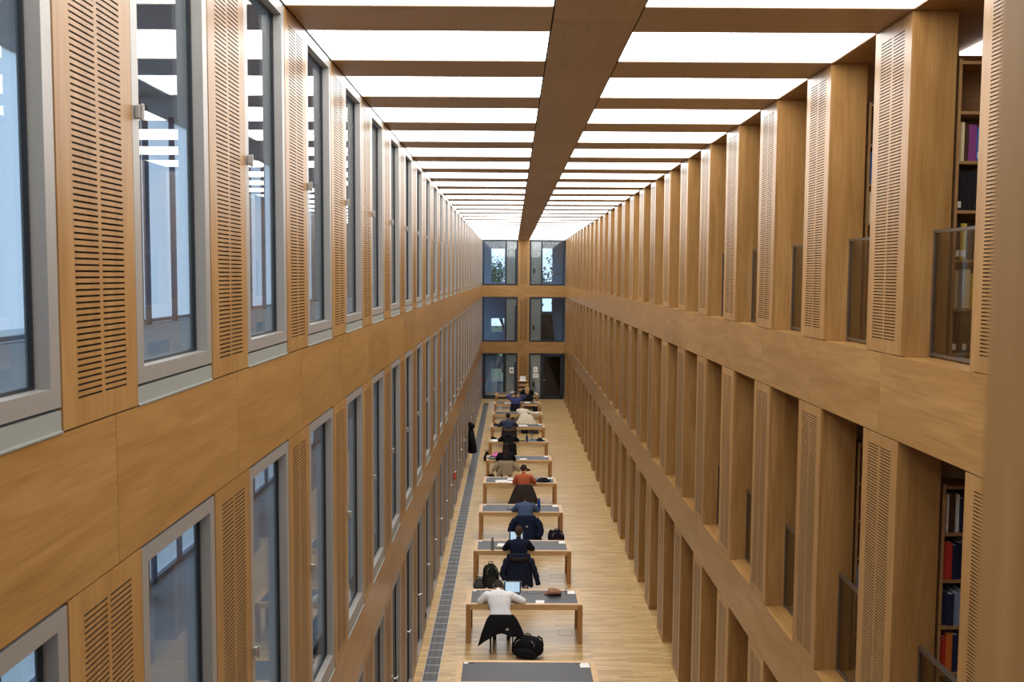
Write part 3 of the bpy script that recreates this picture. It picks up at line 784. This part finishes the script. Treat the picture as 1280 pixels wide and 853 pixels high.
def laptop(label, X, Y, wd=.33, ang=1.85, col_=(170, 172, 174)):
    global screen_m
    if screen_m is None:
        m = bpy.data.materials.new('screen_glow'); m.use_nodes = True; tt = m.node_tree; tt.nodes.clear()
        o = tt.nodes.new('ShaderNodeOutputMaterial'); e = tt.nodes.new('ShaderNodeEmission'); tc = tt.nodes.new('ShaderNodeTexCoord'); br = tt.nodes.new('ShaderNodeTexBrick')
        br.inputs['Scale'].default_value = 1; br.inputs['Brick Width'].default_value = .2; br.inputs['Row Height'].default_value = .016; br.inputs['Mortar Size'].default_value = .004
        br.inputs['Color1'].default_value = (.50, .70, .86, 1); br.inputs['Color2'].default_value = (.55, .75, .9, 1); br.inputs['Mortar'].default_value = (.66, .84, .96, 1)
        tt.links.new(tc.outputs['Object'], br.inputs['Vector']); tt.links.new(br.outputs['Color'], e.inputs[0]); e.inputs[1].default_value = .95
        tt.links.new(e.outputs[0], o.inputs[0]); screen_m = m
    t = thing('laptop', label, 'laptop', (X, Y, TZ - .003)); d = .23
    ob('base', MB().cbox(-wd / 2, wd / 2, -d, 0, 0, .014, .003).mesh('base', solid(col_, .35)), t)
    ob('keyboard', MB().box(-wd / 2 + .02, wd / 2 - .02, -.13, -.015, .014, .0155).mesh('keyboard', black_plastic), t)
    lid = ob('lid', MB().cbox(-wd / 2, wd / 2, -.004, .004, 0, .225, .002).mesh('lid', solid(col_, .35)), t, (0, .002, .012), rx=-(ang - PI / 2))
    ob('bezel', MB().box(-wd / 2 + .006, wd / 2 - .006, -.0052, -.004, .008, .219).mesh('bezel', black_plastic), lid)
    ob('screen', MB().quad((-wd / 2 + .03, -.0056, .025), (wd / 2 - .03, -.0056, .025), (wd / 2 - .03, -.0056, .212), (-wd / 2 + .03, -.0056, .212)).mesh('screen', screen_m), lid)
    return t
def bottle(label, X, Y, c, r=.036, h=.25, cap=(30, 40, 60), clear=False, neck=False):
    t = thing('bottle', label, 'bottle', (X, Y, TZ - .003))
    p = [(r * .9, 0), (r, .008), (r, h * .72), (r * .92, h * .8), (r * .55, h * .9), (r * .5, h * .93)]
    ob('bottle_body', MB().lathe(p).mesh('bottle_body', glass('clear_plastic', (.8, .86, .9, 1), 1.3) if clear else solid(c, .3)), t)
    ob('cap', MB().lathe([(r * .55, h * .92), (r * .6, h * .93), (r * .6, h), (r * .5, h + .006)]).mesh('cap', solid(cap, .4)), t)
    return t
def paper(label, X, Y, wx, wy, rz=0, c=None, th=.002, name='paper', cat='paper'):
    return thing(name, label, cat, (X, Y, TZ - .003), rz, None, MB().box(-wx / 2, wx / 2, -wy / 2, wy / 2, 0, th).mesh(name, c or white_paper))
def open_book(label, X, Y, wd, dp, rz=0):
    t = thing('open_book', label, 'book', (X, Y, TZ - .003), rz); m = MB()
    for sg in (-1, 1):
        prof = [(0, .010), (.12, .022), (.35, .026), (.7, .018), (1, .006)]
        top_ = [(sg * wd / 2 * u, z) for u, z in prof]
        vs = [(x, y, z) for y in (-dp / 2, dp / 2) for x, z in top_] + [(x, y, 0.003) for y in (-dp / 2, dp / 2) for x, z in top_]
        n = 5; fs = [(i, i + 1, n + i + 1, n + i) for i in range(4)] + [(2 * n + i, 2 * n + i + 1, 3 * n + i + 1, 3 * n + i) for i in range(4)]
        fs += [(i, i + 1, 2 * n + i + 1, 2 * n + i) for i in range(4)] + [(n + i, n + i + 1, 3 * n + i + 1, 3 * n + i) for i in range(4)] + [(4, 9, 19, 14), (0, 5, 15, 10)]
        m.add(vs, fs)
    ob('pages', m.mesh('pages', white_paper), t)
    ob('cover', MB().box(-wd / 2 - .004, wd / 2 + .004, -dp / 2 - .004, dp / 2 + .004, 0, .003).mesh('cover', solid((90, 84, 76))), t)
    return t

A = .785   # height of a forearm that rests on a table
def arms(ex=.33, ey=.27, wx=.10, wy=.50, ez=A, wz=A):
    return [((-ex, ey, ez), (-wx, wy, wz), (.6, .75, -.1)), ((ex, ey, ez), (wx, wy, wz), (-.6, .75, -.1))]
blackhair = fabric((34, 30, 28)); brownhair = fabric((62, 46, 36)); darkhair = fabric((44, 34, 30)); blond = fabric((168, 134, 92))
jeans = fabric((40, 46, 62)); dark = fabric((30, 30, 34))

# 1 white shirt, nearest reader
k = 1
wp, hc, Rm = person('person in a white long-sleeved shirt leaning over the table beside a laptop', 1.455, TF[k], .52, fabric((238, 238, 238)), dark, fabric((58, 54, 46)),
       [((-.39, .26, A), (-.14, .48, A), (.7, .6, -.1)), ((.39, .27, A), (.15, .50, A), (-.7, .6, -.1))], head_fwd=.17, head_up=.015, nod=1.15, build=1.08, side=-.12)
hp = thing('headphones', 'grey-green over-ear headphones on the head of the white-shirted reader', 'headphones', wp.location)
band = [hc + Rm @ Vector((.098 * math.cos(a), -.005, .03 + .112 * math.sin(a))) for a in [PI * q / 14 for q in range(15)]]
ob('headband', MB().tube(band, .012, 8).mesh('headband', solid((92, 92, 80))), hp)
for sg in (-1, 1):
    c_ = hc + Rm @ Vector((sg * .092, -.005, .005)); ob('ear_cup', MB().ell(c_, (.022, .038, .045), 0, 14, 9, Rm).mesh('ear_cup', solid((50, 50, 48))), hp)
chair(1.46, TF[k] - .24, 'black chair of the white-shirted reader, under a black coat', .68)
coat('black coat over the chair of the white-shirted reader', 1.465, TF[k] - .49, .70, .46, .80, .37, (22, 22, 25), (.20, -.03, .10), 3, patch=(.10, .50, .55))
laptop('silver laptop with a lit page open beside the white-shirted reader', 1.655, 17.45, .33, 1.75)
backpack('black backpack with a light patch lying right of the nearest occupied chair', (1.93, 16.33, 0), -.35, .58, .36, .37, (20, 20, 23), (24, 24, 28), (120, 120, 118))
cs = thing('pencil_case', 'brown mottled pencil case lying on the table of the white-shirted reader', 'pencil case', (2.42, 17.43, TZ - .003), .05)
rr = []
for q in range(13):
    u = q / 12; x = -.16 + .32 * u; e = .035 + .045 * math.sin(PI * min(1, u * .9 + .08)) ** .7
    if u < .25: e = .022 + .02 * u
    rr.append([(x, 1.3 * e * math.cos(2 * PI * i / 14), max(0, .055 * e / .07 + e * .75 * math.sin(2 * PI * i / 14))) for i in range(14)])
pc_m = plain('mottled_brown_cloth', srgb(150, 104, 78), .8, var=.55, bscale=35)
ob('case_body', MB().loft(rr).mesh('case_body', pc_m), cs); ob('zip', MB().tube([(-.1, 0, .062), (0, .0, .107), (.1, 0, .105)], .004, 6).mesh('zip', solid((60, 40, 30))), cs)
paper('white note sheet on the front edge of the table of the white-shirted reader', 2.165, 17.03, .16, .17, -.03)
cb = MB().tube([(1.04, 17.56, TZ + .02), (1.06, 17.50, TZ + .003), (1.10, 17.38, TZ + .002), (1.16, 17.33, TZ + .002), (1.22, 17.34, TZ + .002)], .0035, 6)
thing('charging_cable', 'thin white cable with plug on the table left of the white-shirted reader', 'cable', (0, 0, 0), 0, None, cb.mesh('charging_cable', white_plastic))
cb = MB().tube([(1.86, 17.52, TZ + .002), (1.98, 17.49, TZ + .002), (2.1, 17.47, TZ + .002), (2.2, 17.52, TZ + .002), (2.34, 17.56, TZ + .002)], .0035, 6)
thing('laptop_cable', 'pale cable along the back of the table right of the silver laptop', 'cable', (0, 0, 0), 0, None, cb.mesh('laptop_cable', solid((130, 130, 132))))
tl = thing('small_lamp', 'small white stick charger standing at the right back corner of the second table', 'charger', (2.68, 17.58, TZ))
ob('stick', MB().lathe([(.012, 0), (.010, .06), (.014, .065), (.016, .10), (.008, .115)], seg=10).mesh('stick', white_plastic), tl)

# 2 navy jumper
k = 2
person('person with short brown hair in a navy jumper working at a laptop', 1.79, TF[k], .30, fabric((26, 32, 50)), dark, fabric((70, 54, 42)), arms(.30, .25, .10, .46), head_fwd=.07, head_up=.135, nod=.4)
chair(1.79, TF[k] - .24, 'black chair of the reader in the navy jumper, under a dark blue coat')
coat('dark navy coat with brown-black collar over the chair of the navy-jumpered reader', 1.79, TF[k] - .49, .80, .50, .62, .20, (28, 34, 50), (-.05, .02, .10), 5, depth=.10, collar=(42, 38, 34),
     sleeves=[([(-.24, -.02, .72), (-.30, -.07, .56), (-.36, -.09, .42), (-.30, -.12, .30)], .075), ([(.24, -.02, .72), (.31, -.06, .55), (.37, -.08, .38), (.42, -.08, .18)], .075)])
laptop('dark laptop with a bright screen in front of the navy-jumpered reader', 1.745, 20.93, .33, 1.85, (60, 62, 66))
bottle('steel drinking bottle with black top left of the navy-jumpered reader', 1.215, 20.30, (120, 122, 126), .036, .27, (24, 24, 26))
pb = thing('paperback', 'thick white paperback lying left of the navy-jumpered reader', 'book', (1.41, 20.56, TZ - .003), -.2)
ob('cover', MB().box(-.09, .09, -.12, .12, .0, .003).box(-.09, .09, -.12, .12, .036, .039).mesh('cover', white_paper), pb); ob('page_block', MB().box(-.086, .086, -.116, .116, .003, .036).mesh('page_block', solid((196, 180, 140))), pb)
mo = thing('computer_mouse', 'small grey mouse right of the navy-jumpered reader', 'mouse', (2.10, 20.67, TZ - .003))
ob('shell', MB().ell((0, 0, .014), (.033, .055, .02)).mesh('shell', solid((150, 150, 150))), mo); ob('base', MB().cbox(-.03, .03, -.05, .05, 0, .012, .004).mesh('base', black_plastic), mo)
backpack('black and olive backpack standing left of the navy-jumpered reader', (1.19, 19.93, 0), .25, .36, .26, .55, (34, 36, 34), (42, 44, 38), (116, 112, 70))
slump_bag('small black and white cloth bag on the floor by the left table leg', (.95, 19.98, 0), (.14, .12, .20), (70, 70, 72))

# 3 blue-grey shirt
k = 3
person('person in a blue-grey shirt bent low over the table beside a blue bottle', 1.985, TF[k], .50, fabric((74, 90, 118)), jeans, darkhair, arms(.30, .26, .08, .46), head_fwd=.19, head_up=-.05, nod=1.35)
chair(1.985, TF[k] - .24, 'black chair of the reader in the blue-grey shirt, under a navy puffer jacket')
coat('navy puffer jacket over the chair of the reader in the blue-grey shirt', 1.985, TF[k] - .50, .765, .50, .80, .17, (24, 32, 54), (-.06, 0, .04), 9, puff=.05, depth=.14, patch=(.03, .54, .55),
     sleeves=[([(-.24, -.03, .70), (-.34, -.08, .56), (-.40, -.12, .40)], .09), ([(.24, -.03, .70), (.36, -.09, .54), (.38, -.13, .36), (.28, -.16, .30)], .095)])
bottle('tall blue metal bottle right of the reader in the blue-grey shirt', 2.335, 23.86, (28, 70, 150), .042, .30, (24, 30, 40))
paper('black phone lying beside the blue bottle', 2.25, 23.75, .075, .15, .3, black_plastic, .009, 'phone', 'phone')
thing('notebook', 'dark closed notebook left of the reader in the blue-grey shirt', 'notebook', (1.62, 23.98, TZ - .003), .2, None, MB().cbox(-.09, .09, -.12, .12, 0, .02, .003).mesh('notebook', solid((52, 54, 60))))
backpack('dark purple-black backpack slumped by the right table leg of the fourth table', (2.76, 23.39, 0), .2, .42, .30, .36, (30, 24, 34), (40, 28, 30), (150, 140, 130), tilt=.12)

# 4 orange sweater
k = 4
person('person with dark hair in an orange jumper reading papers', 1.98, TF[k], .28, fabric((184, 94, 62)), dark, fabric((52, 40, 36)), [((-.27, .16, .80), (-.12, .44, A), (.3, .9, -.1)), ((.32, .18, .79), (.14, .45, A), (-.5, .8, -.1))], head_fwd=.09, head_up=.125, nod=.65, turn=-.35)
chair(1.98, TF[k] - .24, 'black chair of the reader in orange, under a dark brown coat')
coat('dark brown coat spread over the chair of the reader in orange', 1.98, TF[k] - .50, .79, .46, .86, .26, (54, 46, 42), (.06, .02, .03), 13, depth=.15)
open_book('open white book left of the reader in orange', 1.36, 27.14, .40, .26, .1)
paper('white sheet at the left elbow of the reader in orange', 1.64, 27.10, .22, .28, .15)
paper('white sheet behind the open book of the reader in orange', 1.63, 27.50, .24, .22, -.2)
slump_bag('black cloth pouch on the right of the table of the reader in orange', (2.56, 27.22, TZ - .003), (.20, .14, .09), (24, 24, 28))
bottle('clear bottle with an orange cap right of the reader in orange', 2.76, 27.12, (200, 190, 160), .034, .24, (220, 150, 50), clear=True)
thing('glasses_case', 'black glasses case right of the reader in orange', 'case', (2.33, 27.2, TZ - .003), .3, None, MB().cbox(-.08, .08, -.035, .035, 0, .04, .014).mesh('glasses_case', black_plastic))

# 5 long dark hair
k = 5
person('person with long dark hair in a black top facing the far end', 1.44, TF[k], .20, dark, dark, darkhair, arms(.28, .2, .10, .45), head_fwd=.05, head_up=.15, nod=.4, hair_kind='long')
chair(1.44, TF[k] - .24, 'black chair of the long-haired reader, under a beige coat')
coat('beige trench coat crumpled over the chair of the long-haired reader', 1.45, TF[k] - .49, .80, .50, .58, .52, (150, 134, 110), (.05, .14, .0), 17, depth=.10, folds=9,
     sleeves=[([(-.25, -.03, .72), (-.36, -.07, .60), (-.43, -.08, .50)], .08), ([(.25, -.03, .72), (.37, -.07, .60), (.44, -.08, .50)], .085), ([(-.2, -.1, .55), (-.24, -.14, .40), (-.28, -.14, .26)], .07)])
slump_bag('pink bag lying on a heap of colourful things on the sixth table', (1.12, 30.66, TZ + .055), (.17, .12, .12), (226, 120, 168), .4)
slump_bag('multicoloured patterned cloth bundle at the left end of the sixth table', (1.02, 30.60, TZ - .003), (.20, .15, .07), (110, 120, 112))
paper('white paper right of the long-haired reader', 2.01, 30.55, .24, .17, .3)
slump_bag('black bag on the floor by the left leg of the sixth table', (.97, 30.25, 0), (.17, .15, .30), (26, 26, 30))
sc_ = MB().tube([(1.78, 30.18, .50), (1.95, 30.05, .52), (2.12, 30.0, .50), (2.22, 30.08, .47)], [.03, .06, .055, .03], 10)
thing('dark_scarf', 'dark grey scarf on the lap of the long-haired reader', 'scarf', (0, 0, 0), 0, None, sc_.mesh('dark_scarf', fabric((44, 44, 48))))

# 6 black hooded
k = 6
person('person in a black hooded jacket hunched over a table with bottles', 1.52, TF[k], .50, fabric((26, 26, 29)), dark, blackhair, arms(.34, .27, .12, .48), head_fwd=.14, head_up=.02, nod=1.1, hood=fabric((26, 26, 29)), build=1.05)
chair(1.54, TF[k] - .24, 'black chair of the black-hooded reader, under a black coat')
coat('black coat over the chair of the black-hooded reader', 1.56, TF[k] - .49, .765, .46, .52, .22, (22, 22, 25), (0, 0, .06), 21, depth=.08)
bottle('dark blue drinking bottle on the seventh table', 2.18, 33.80, (36, 52, 92), .042, .25, (40, 50, 84))
bottle('clear plastic water bottle with a blue cap on the seventh table', 2.375, 34.02, (200, 210, 220), .045, .29, (60, 110, 210), clear=True)
thing('yellow_pouch', 'yellow and black pouch beside the dark blue bottle', 'pouch', (2.02, 33.93, TZ - .003), .2, None, MB().ell((0, 0, .035), (.10, .06, .035)).mesh('yellow_pouch', plain('yellow_black_cloth', srgb(170, 160, 50), .8, var=.6, bscale=30)))
slump_bag('black cap lying on the right of the seventh table', (2.66, 34.02, TZ - .003), (.13, .11, .08), (22, 22, 25))
open_book('open magazine at the left end of the seventh table', 1.06, 33.85, .34, .28, -.2)
paper('white leaflet on the left of the seventh table', 1.0, 34.12, .2, .16, .15)
paper('crumpled white sheet behind the yellow pouch', 2.03, 34.13, .22, .12, .1)
slump_bag('black bag on the floor outside the left leg of the seventh table', (.74, 33.95, 0), (.13, .16, .34), (28, 30, 36))
slump_bag('black holdall under the left end of the seventh table', (1.08, 33.9, 0), (.26, .15, .18), (26, 26, 30))
slump_bag('black beret on the left back edge of the seventh table', (.95, 34.36 , TZ - .001), (.12, .07, .05), (24, 24, 28))

# 7 slate jumper
k = 7
person('person with dark hair in a slate blue jumper at a table with arms spread', 1.48, TF[k], .34, fabric((56, 64, 86)), dark, blackhair, [((-.38, .27, A), (-.22, .50, A), (.3, .9, -.1)), ((.36, .26, A), (.22, .48, A), (-.3, .9, -.1))], head_fwd=.08, head_up=.14, nod=.5, build=1.08)
chair(1.50, TF[k] - .24, 'black chair of the reader in the slate jumper, under a grey-brown coat')
coat('grey-brown coat with a brown fur collar over the chair of the slate-jumpered reader', 1.53, TF[k] - .49, .79, .56, .66, .16, (46, 42, 44), (0, 0, 0), 25, depth=.09, collar=(92, 72, 54))
slump_bag('black pouch at the left end of the eighth table', (.98, 37.42, TZ - .003), (.10, .10, .07), (26, 26, 30))
open_book('open white book right of the slate-jumpered reader', 2.05, 37.32, .44, .28, .05)
slump_bag('dark bag on the floor under the right half of the ninth table', (2.2, 39.95, 0), (.14, .14, .22), (34, 32, 34))
slump_bag('grey-brown rucksack on the floor by the right leg of the ninth table', (2.6, 39.9, 0), (.18, .14, .20), (58, 50, 48))

# 8 cream
k = 8
person('person with light brown hair in a cream jumper bent over the table', 2.22, TF[k], .50, fabric((224, 214, 194)), dark, fabric((120, 92, 62)), arms(.27, .25, .12, .42), head_fwd=.06, head_up=.02, nod=.9, turn=.8, side=-.28, hair_kind='short')
chair(2.24, TF[k] - .24, 'black chair of the reader in cream, under a cream coat')
coat('cream white coat spread wide over the chair of the reader in cream', 2.25, TF[k] - .50, .80, .42, .92, .40, (226, 216, 192), (.03, 0, .03), 29, depth=.16, folds=8)
open_book('open magazine at the right end of the ninth table', 2.66, 40.83, .30, .22, -.2)

# 9 violet, hands behind the head
k = 9
person('person in a violet-blue jumper with both hands clasped behind the head', 1.81, TF[k], .06, fabric((74, 78, 132)), dark, fabric((58, 44, 38)),
       [((-.43, .06, 1.10), (-.16, -.09, 1.19), (1, -.2, .05)), ((.43, .06, 1.10), (.16, -.09, 1.21), (-1, -.2, .05))], head_fwd=.02, head_up=.17, nod=.15, build=1.04)
chair(1.82, TF[k] - .24, 'black chair of the reader in violet, under a black coat')
coat('black coat hanging straight over the chair of the reader in violet', 1.82, TF[k] - .49, .79, .50, .56, .24, (26, 27, 34), (0, 0, 0), 33, depth=.08)
paper('white sheets left of the reader in violet', 1.42, 44.05, .30, .22, .3)
open_book('open book right of the reader in violet', 2.36, 44.15, .28, .22, 0)

# 10 blonde
k = 10
person('person with long blonde hair in black at the farthest table', 2.40, TF[k], .18, dark, dark, blond, arms(.30, .22, .12, .42), head_fwd=.04, head_up=.15, nod=.35, hair_kind='blonde', build=1.05)
chair(2.40, TF[k] - .24, 'black chair of the blonde reader, under a black coat')
coat('black coat over the chair of the blonde reader at the farthest table', 2.40, TF[k] - .49, .79, .52, .70, .20, (24, 24, 28), (0, 0, .05), 37, depth=.10)
slump_bag('large black bag on the floor right of the farthest chair', (2.86, TF[k] - .55, 0), (.20, .16, .42), (24, 24, 28))
slump_bag('crumpled pale grey cloth on the middle of the farthest table', (1.66, 47.62, TZ - .003), (.17, .12, .12), (170, 166, 158))

# ------------------------------------------------------------------ along the left wall, by the far wall
hang = thing('hanging_coat', 'black hooded coat hanging from a door handle on the left wall', 'coat', (.05, 33.06, 0))
rr = []
for u, hx, hy, cx_ in ((0, .03, .06, .08), (.04, .09, .15, .12), (.10, .12, .19, .15), (.17, .115, .18, .155), (.23, .07, .11, .13), (.28, .09, .17, .13), (.36, .11, .24, .14), (.5, .12, .25, .15), (.7, .135, .27, .17), (.85, .15, .28, .18), (1, .155, .29, .185)):
    rr.append([(cx_ + hx * math.cos(2 * PI * i / 28) * (1 + .12 * u * math.sin(5 * 2 * PI * i / 28)), hy * math.sin(2 * PI * i / 28) * (1 + .08 * u * math.sin(6 * 2 * PI * i / 28)), 1.56 - 1.08 * u) for i in range(28)])
ob('coat_body', MB().loft(rr).mesh('coat_body', fabric((20, 20, 24))), hang)
for sg in (-1, 1): ob('sleeve', MB().tube([(.15, sg * .2, 1.22), (.17, sg * .29, 1.0), (.19, sg * .31, .66)], [.07, .065, .05], 10).mesh('sleeve', fabric((20, 20, 24))), hang)
for nm, n, lab in (('alarm_box', 13, 'small red alarm box under a door handle midway along the left wall'), ('alarm_box', 27, 'small red alarm box by the last door handle at the far left corner')):
    t = thing(nm, lab, 'alarm box', (0, YL + n * M + PL + .05, 1.0), 0, None)
    ob('case', MB().cbox(.004, .05, -.045, .045, 0, .19, .008).mesh('case', solid((190, 40, 44))), t); ob('button', MB().cbox(.05, .056, -.02, .02, .08, .13, .002).mesh('button', white_plastic), t)

t = thing('wall_socket', 'small black socket low on a panel of the left wall', 'socket', (0, 17.56, .22))
ob('plate', MB().cbox(.001, .012, -.045, .045, 0, .11, .003).mesh('plate', black_plastic), t); ob('socket_face', MB().cbox(.012, .016, -.03, .03, .02, .09, .001).mesh('socket_face', solid((50, 50, 52))), t)
ls = thing('leaflet_stand', 'narrow wooden leaflet stand in front of the middle pillar of the end wall', 'stand', (2.22, YE - .36, 0))
ob('side_panel', MB().box(-.27, -.25, 0, .3, 0, 1.02).mesh('side_panel', wood_z), ls); ob('side_panel', MB().box(.25, .27, 0, .3, 0, 1.02).mesh('side_panel', wood_z), ls)
ob('back_panel', MB().box(-.25, .25, .28, .3, 0, 1.02).mesh('back_panel', wood_z), ls)
for z in (.25, .50, .75, 1.0): ob('shelf', MB().box(-.25, .25, 0, .28, z, z + .02).mesh('shelf', oak_x), ls)
thing('leaflets', 'stack of white leaflets propped on top of the leaflet stand', 'leaflets', (2.22, YE - .12, 1.02), 0, None, MB().box(-.16, .16, -.02, .02, 0, .26).box(-.2, .2, -.16, -.02, 0, .03).mesh('leaflets', white_paper))
for z in (.27, .52, .77):
    thing('brochure_pile', 'brown-pink brochure pile on the %s shelf of the leaflet stand' % {.27: 'lowest', .52: 'second', .77: 'upper'}[z], 'brochures', (2.22, YE - .28, z), 0, 'brochures on the leaflet stand',
          MB().box(-.2, .2, 0, .2, 0, .11).mesh('brochure_pile', solid((176, 138, 116))))
def notice(label, x0, x1, z0, z1, bars):
    t = thing('notice', label, 'notice', ((x0 + x1) / 2, YE + .016, z0), 0, 'paper notices on the end wall glass'); wd = x1 - x0; h = z1 - z0
    ob('sheet', MB().box(-wd / 2, wd / 2, 0, .003, 0, h).mesh('sheet', white_paper), t)
    ob('print', MB().box(-wd * bars[0], wd * bars[0], -.001, 0, h * bars[1], h * bars[2]).mesh('print', solid(bars[3])), t)
notice('white notice with a dark picture taped beside the left end door', 1.50, 1.72, 1.42, 1.74, (.25, .3, .7, (120, 100, 84)))
notice('white portrait notice above another beside the right end door', 2.80, 3.03, 1.46, 1.78, (.06, .3, .7, (140, 120, 100)))
notice('white landscape notice below another beside the right end door', 2.77, 3.08, 1.17, 1.40, (.3, .4, .6, (190, 176, 160)))
ex = thing('exit_sign', 'green running-man exit sign over the left end door', 'exit sign', (.98, YE - .02, 2.33))
ob('case', MB().cbox(-.14, .14, 0, .03, 0, .15, .006).mesh('case', solid((20, 110, 72))), ex)
pic = MB().box(.03, .10, -.002, 0, .03, .12)
pic.ell((-.02, -.001, .115), (.012, .001, .012), 0, 8, 5)
for a, b in (((-.025, .10), (-.04, .065)), ((-.04, .065), (-.015, .045)), ((-.015, .045), (-.03, .02)), ((-.04, .065), (-.075, .045)), ((-.03, .095), (.005, .075)), ((-.03, .095), (-.065, .085))):
    pic.tube([(a[0], -.001, a[1]), (b[0], -.001, b[1])], .005, 6)
ob('pictogram', pic.mesh('pictogram', white_plastic), ex)

# ------------------------------------------------------------------ trees outside the stair hall
def tree(label, x, y, h, spread, leafc, nleaf, seed):
    rnd = random.Random(seed); t = thing('tree', label, 'tree', (x, y, -.3), 0, 'trees behind the building')
    tr = MB(); tips = []
    def branch(p, d, L, r, lev):
        q = p + d * L; tr.tube([p, (p + q) / 2 + Vector((rnd.uniform(-.05, .05), 0, rnd.uniform(-.05, .05))) * L, q], [r, r * .8, r * .6], 6)
        tips.append(q)
        if lev:
            for _ in range(3):
                nd = (d + Vector((rnd.uniform(-1, 1), rnd.uniform(-1, 1), rnd.uniform(-.2, .8))) * .8).normalized(); branch(q, nd, L * .62, r * .55, lev - 1)
    branch(Vector((0, 0, 0)), Vector((0, 0, 1)), h * .38, .12, 4)
    ob('trunk', tr.mesh('trunk', solid((70, 62, 54))), t)
    lf = MB()
    for i in range(nleaf):
        c = rnd.choice(tips) + Vector((rnd.gauss(0, 1), rnd.gauss(0, 1), rnd.gauss(0, 1))) * spread * .15
        a = Vector((rnd.uniform(-1, 1), rnd.uniform(-1, 1), rnd.uniform(-1, 1))).normalized() * .11; b = a.cross(Vector((rnd.uniform(-1, 1), rnd.uniform(-1, 1), 1))).normalized() * .07
        lf.quad(c - a, c + b, c + a, c - b)
    o = ob('foliage', lf.mesh('foliage', plain('leaves_%d' % seed, srgb(*leafc), .8, var=.35, bscale=3)), t); o['kind'] = 'stuff'
tree('grey-green tree seen through the upper left end window', -3.2, YE + 9, 8.6, 3.0, (96, 112, 84), 2600, 41)
tree('bare-branched olive tree seen through the upper right end window', 5.6, YE + 9, 9.0, 3.2, (110, 112, 88), 2200, 42)
tree('green tree behind the others, seen at the middle of the left end window', 1.0, YE + 17, 8.6, 3.0, (86, 110, 80), 2600, 43)
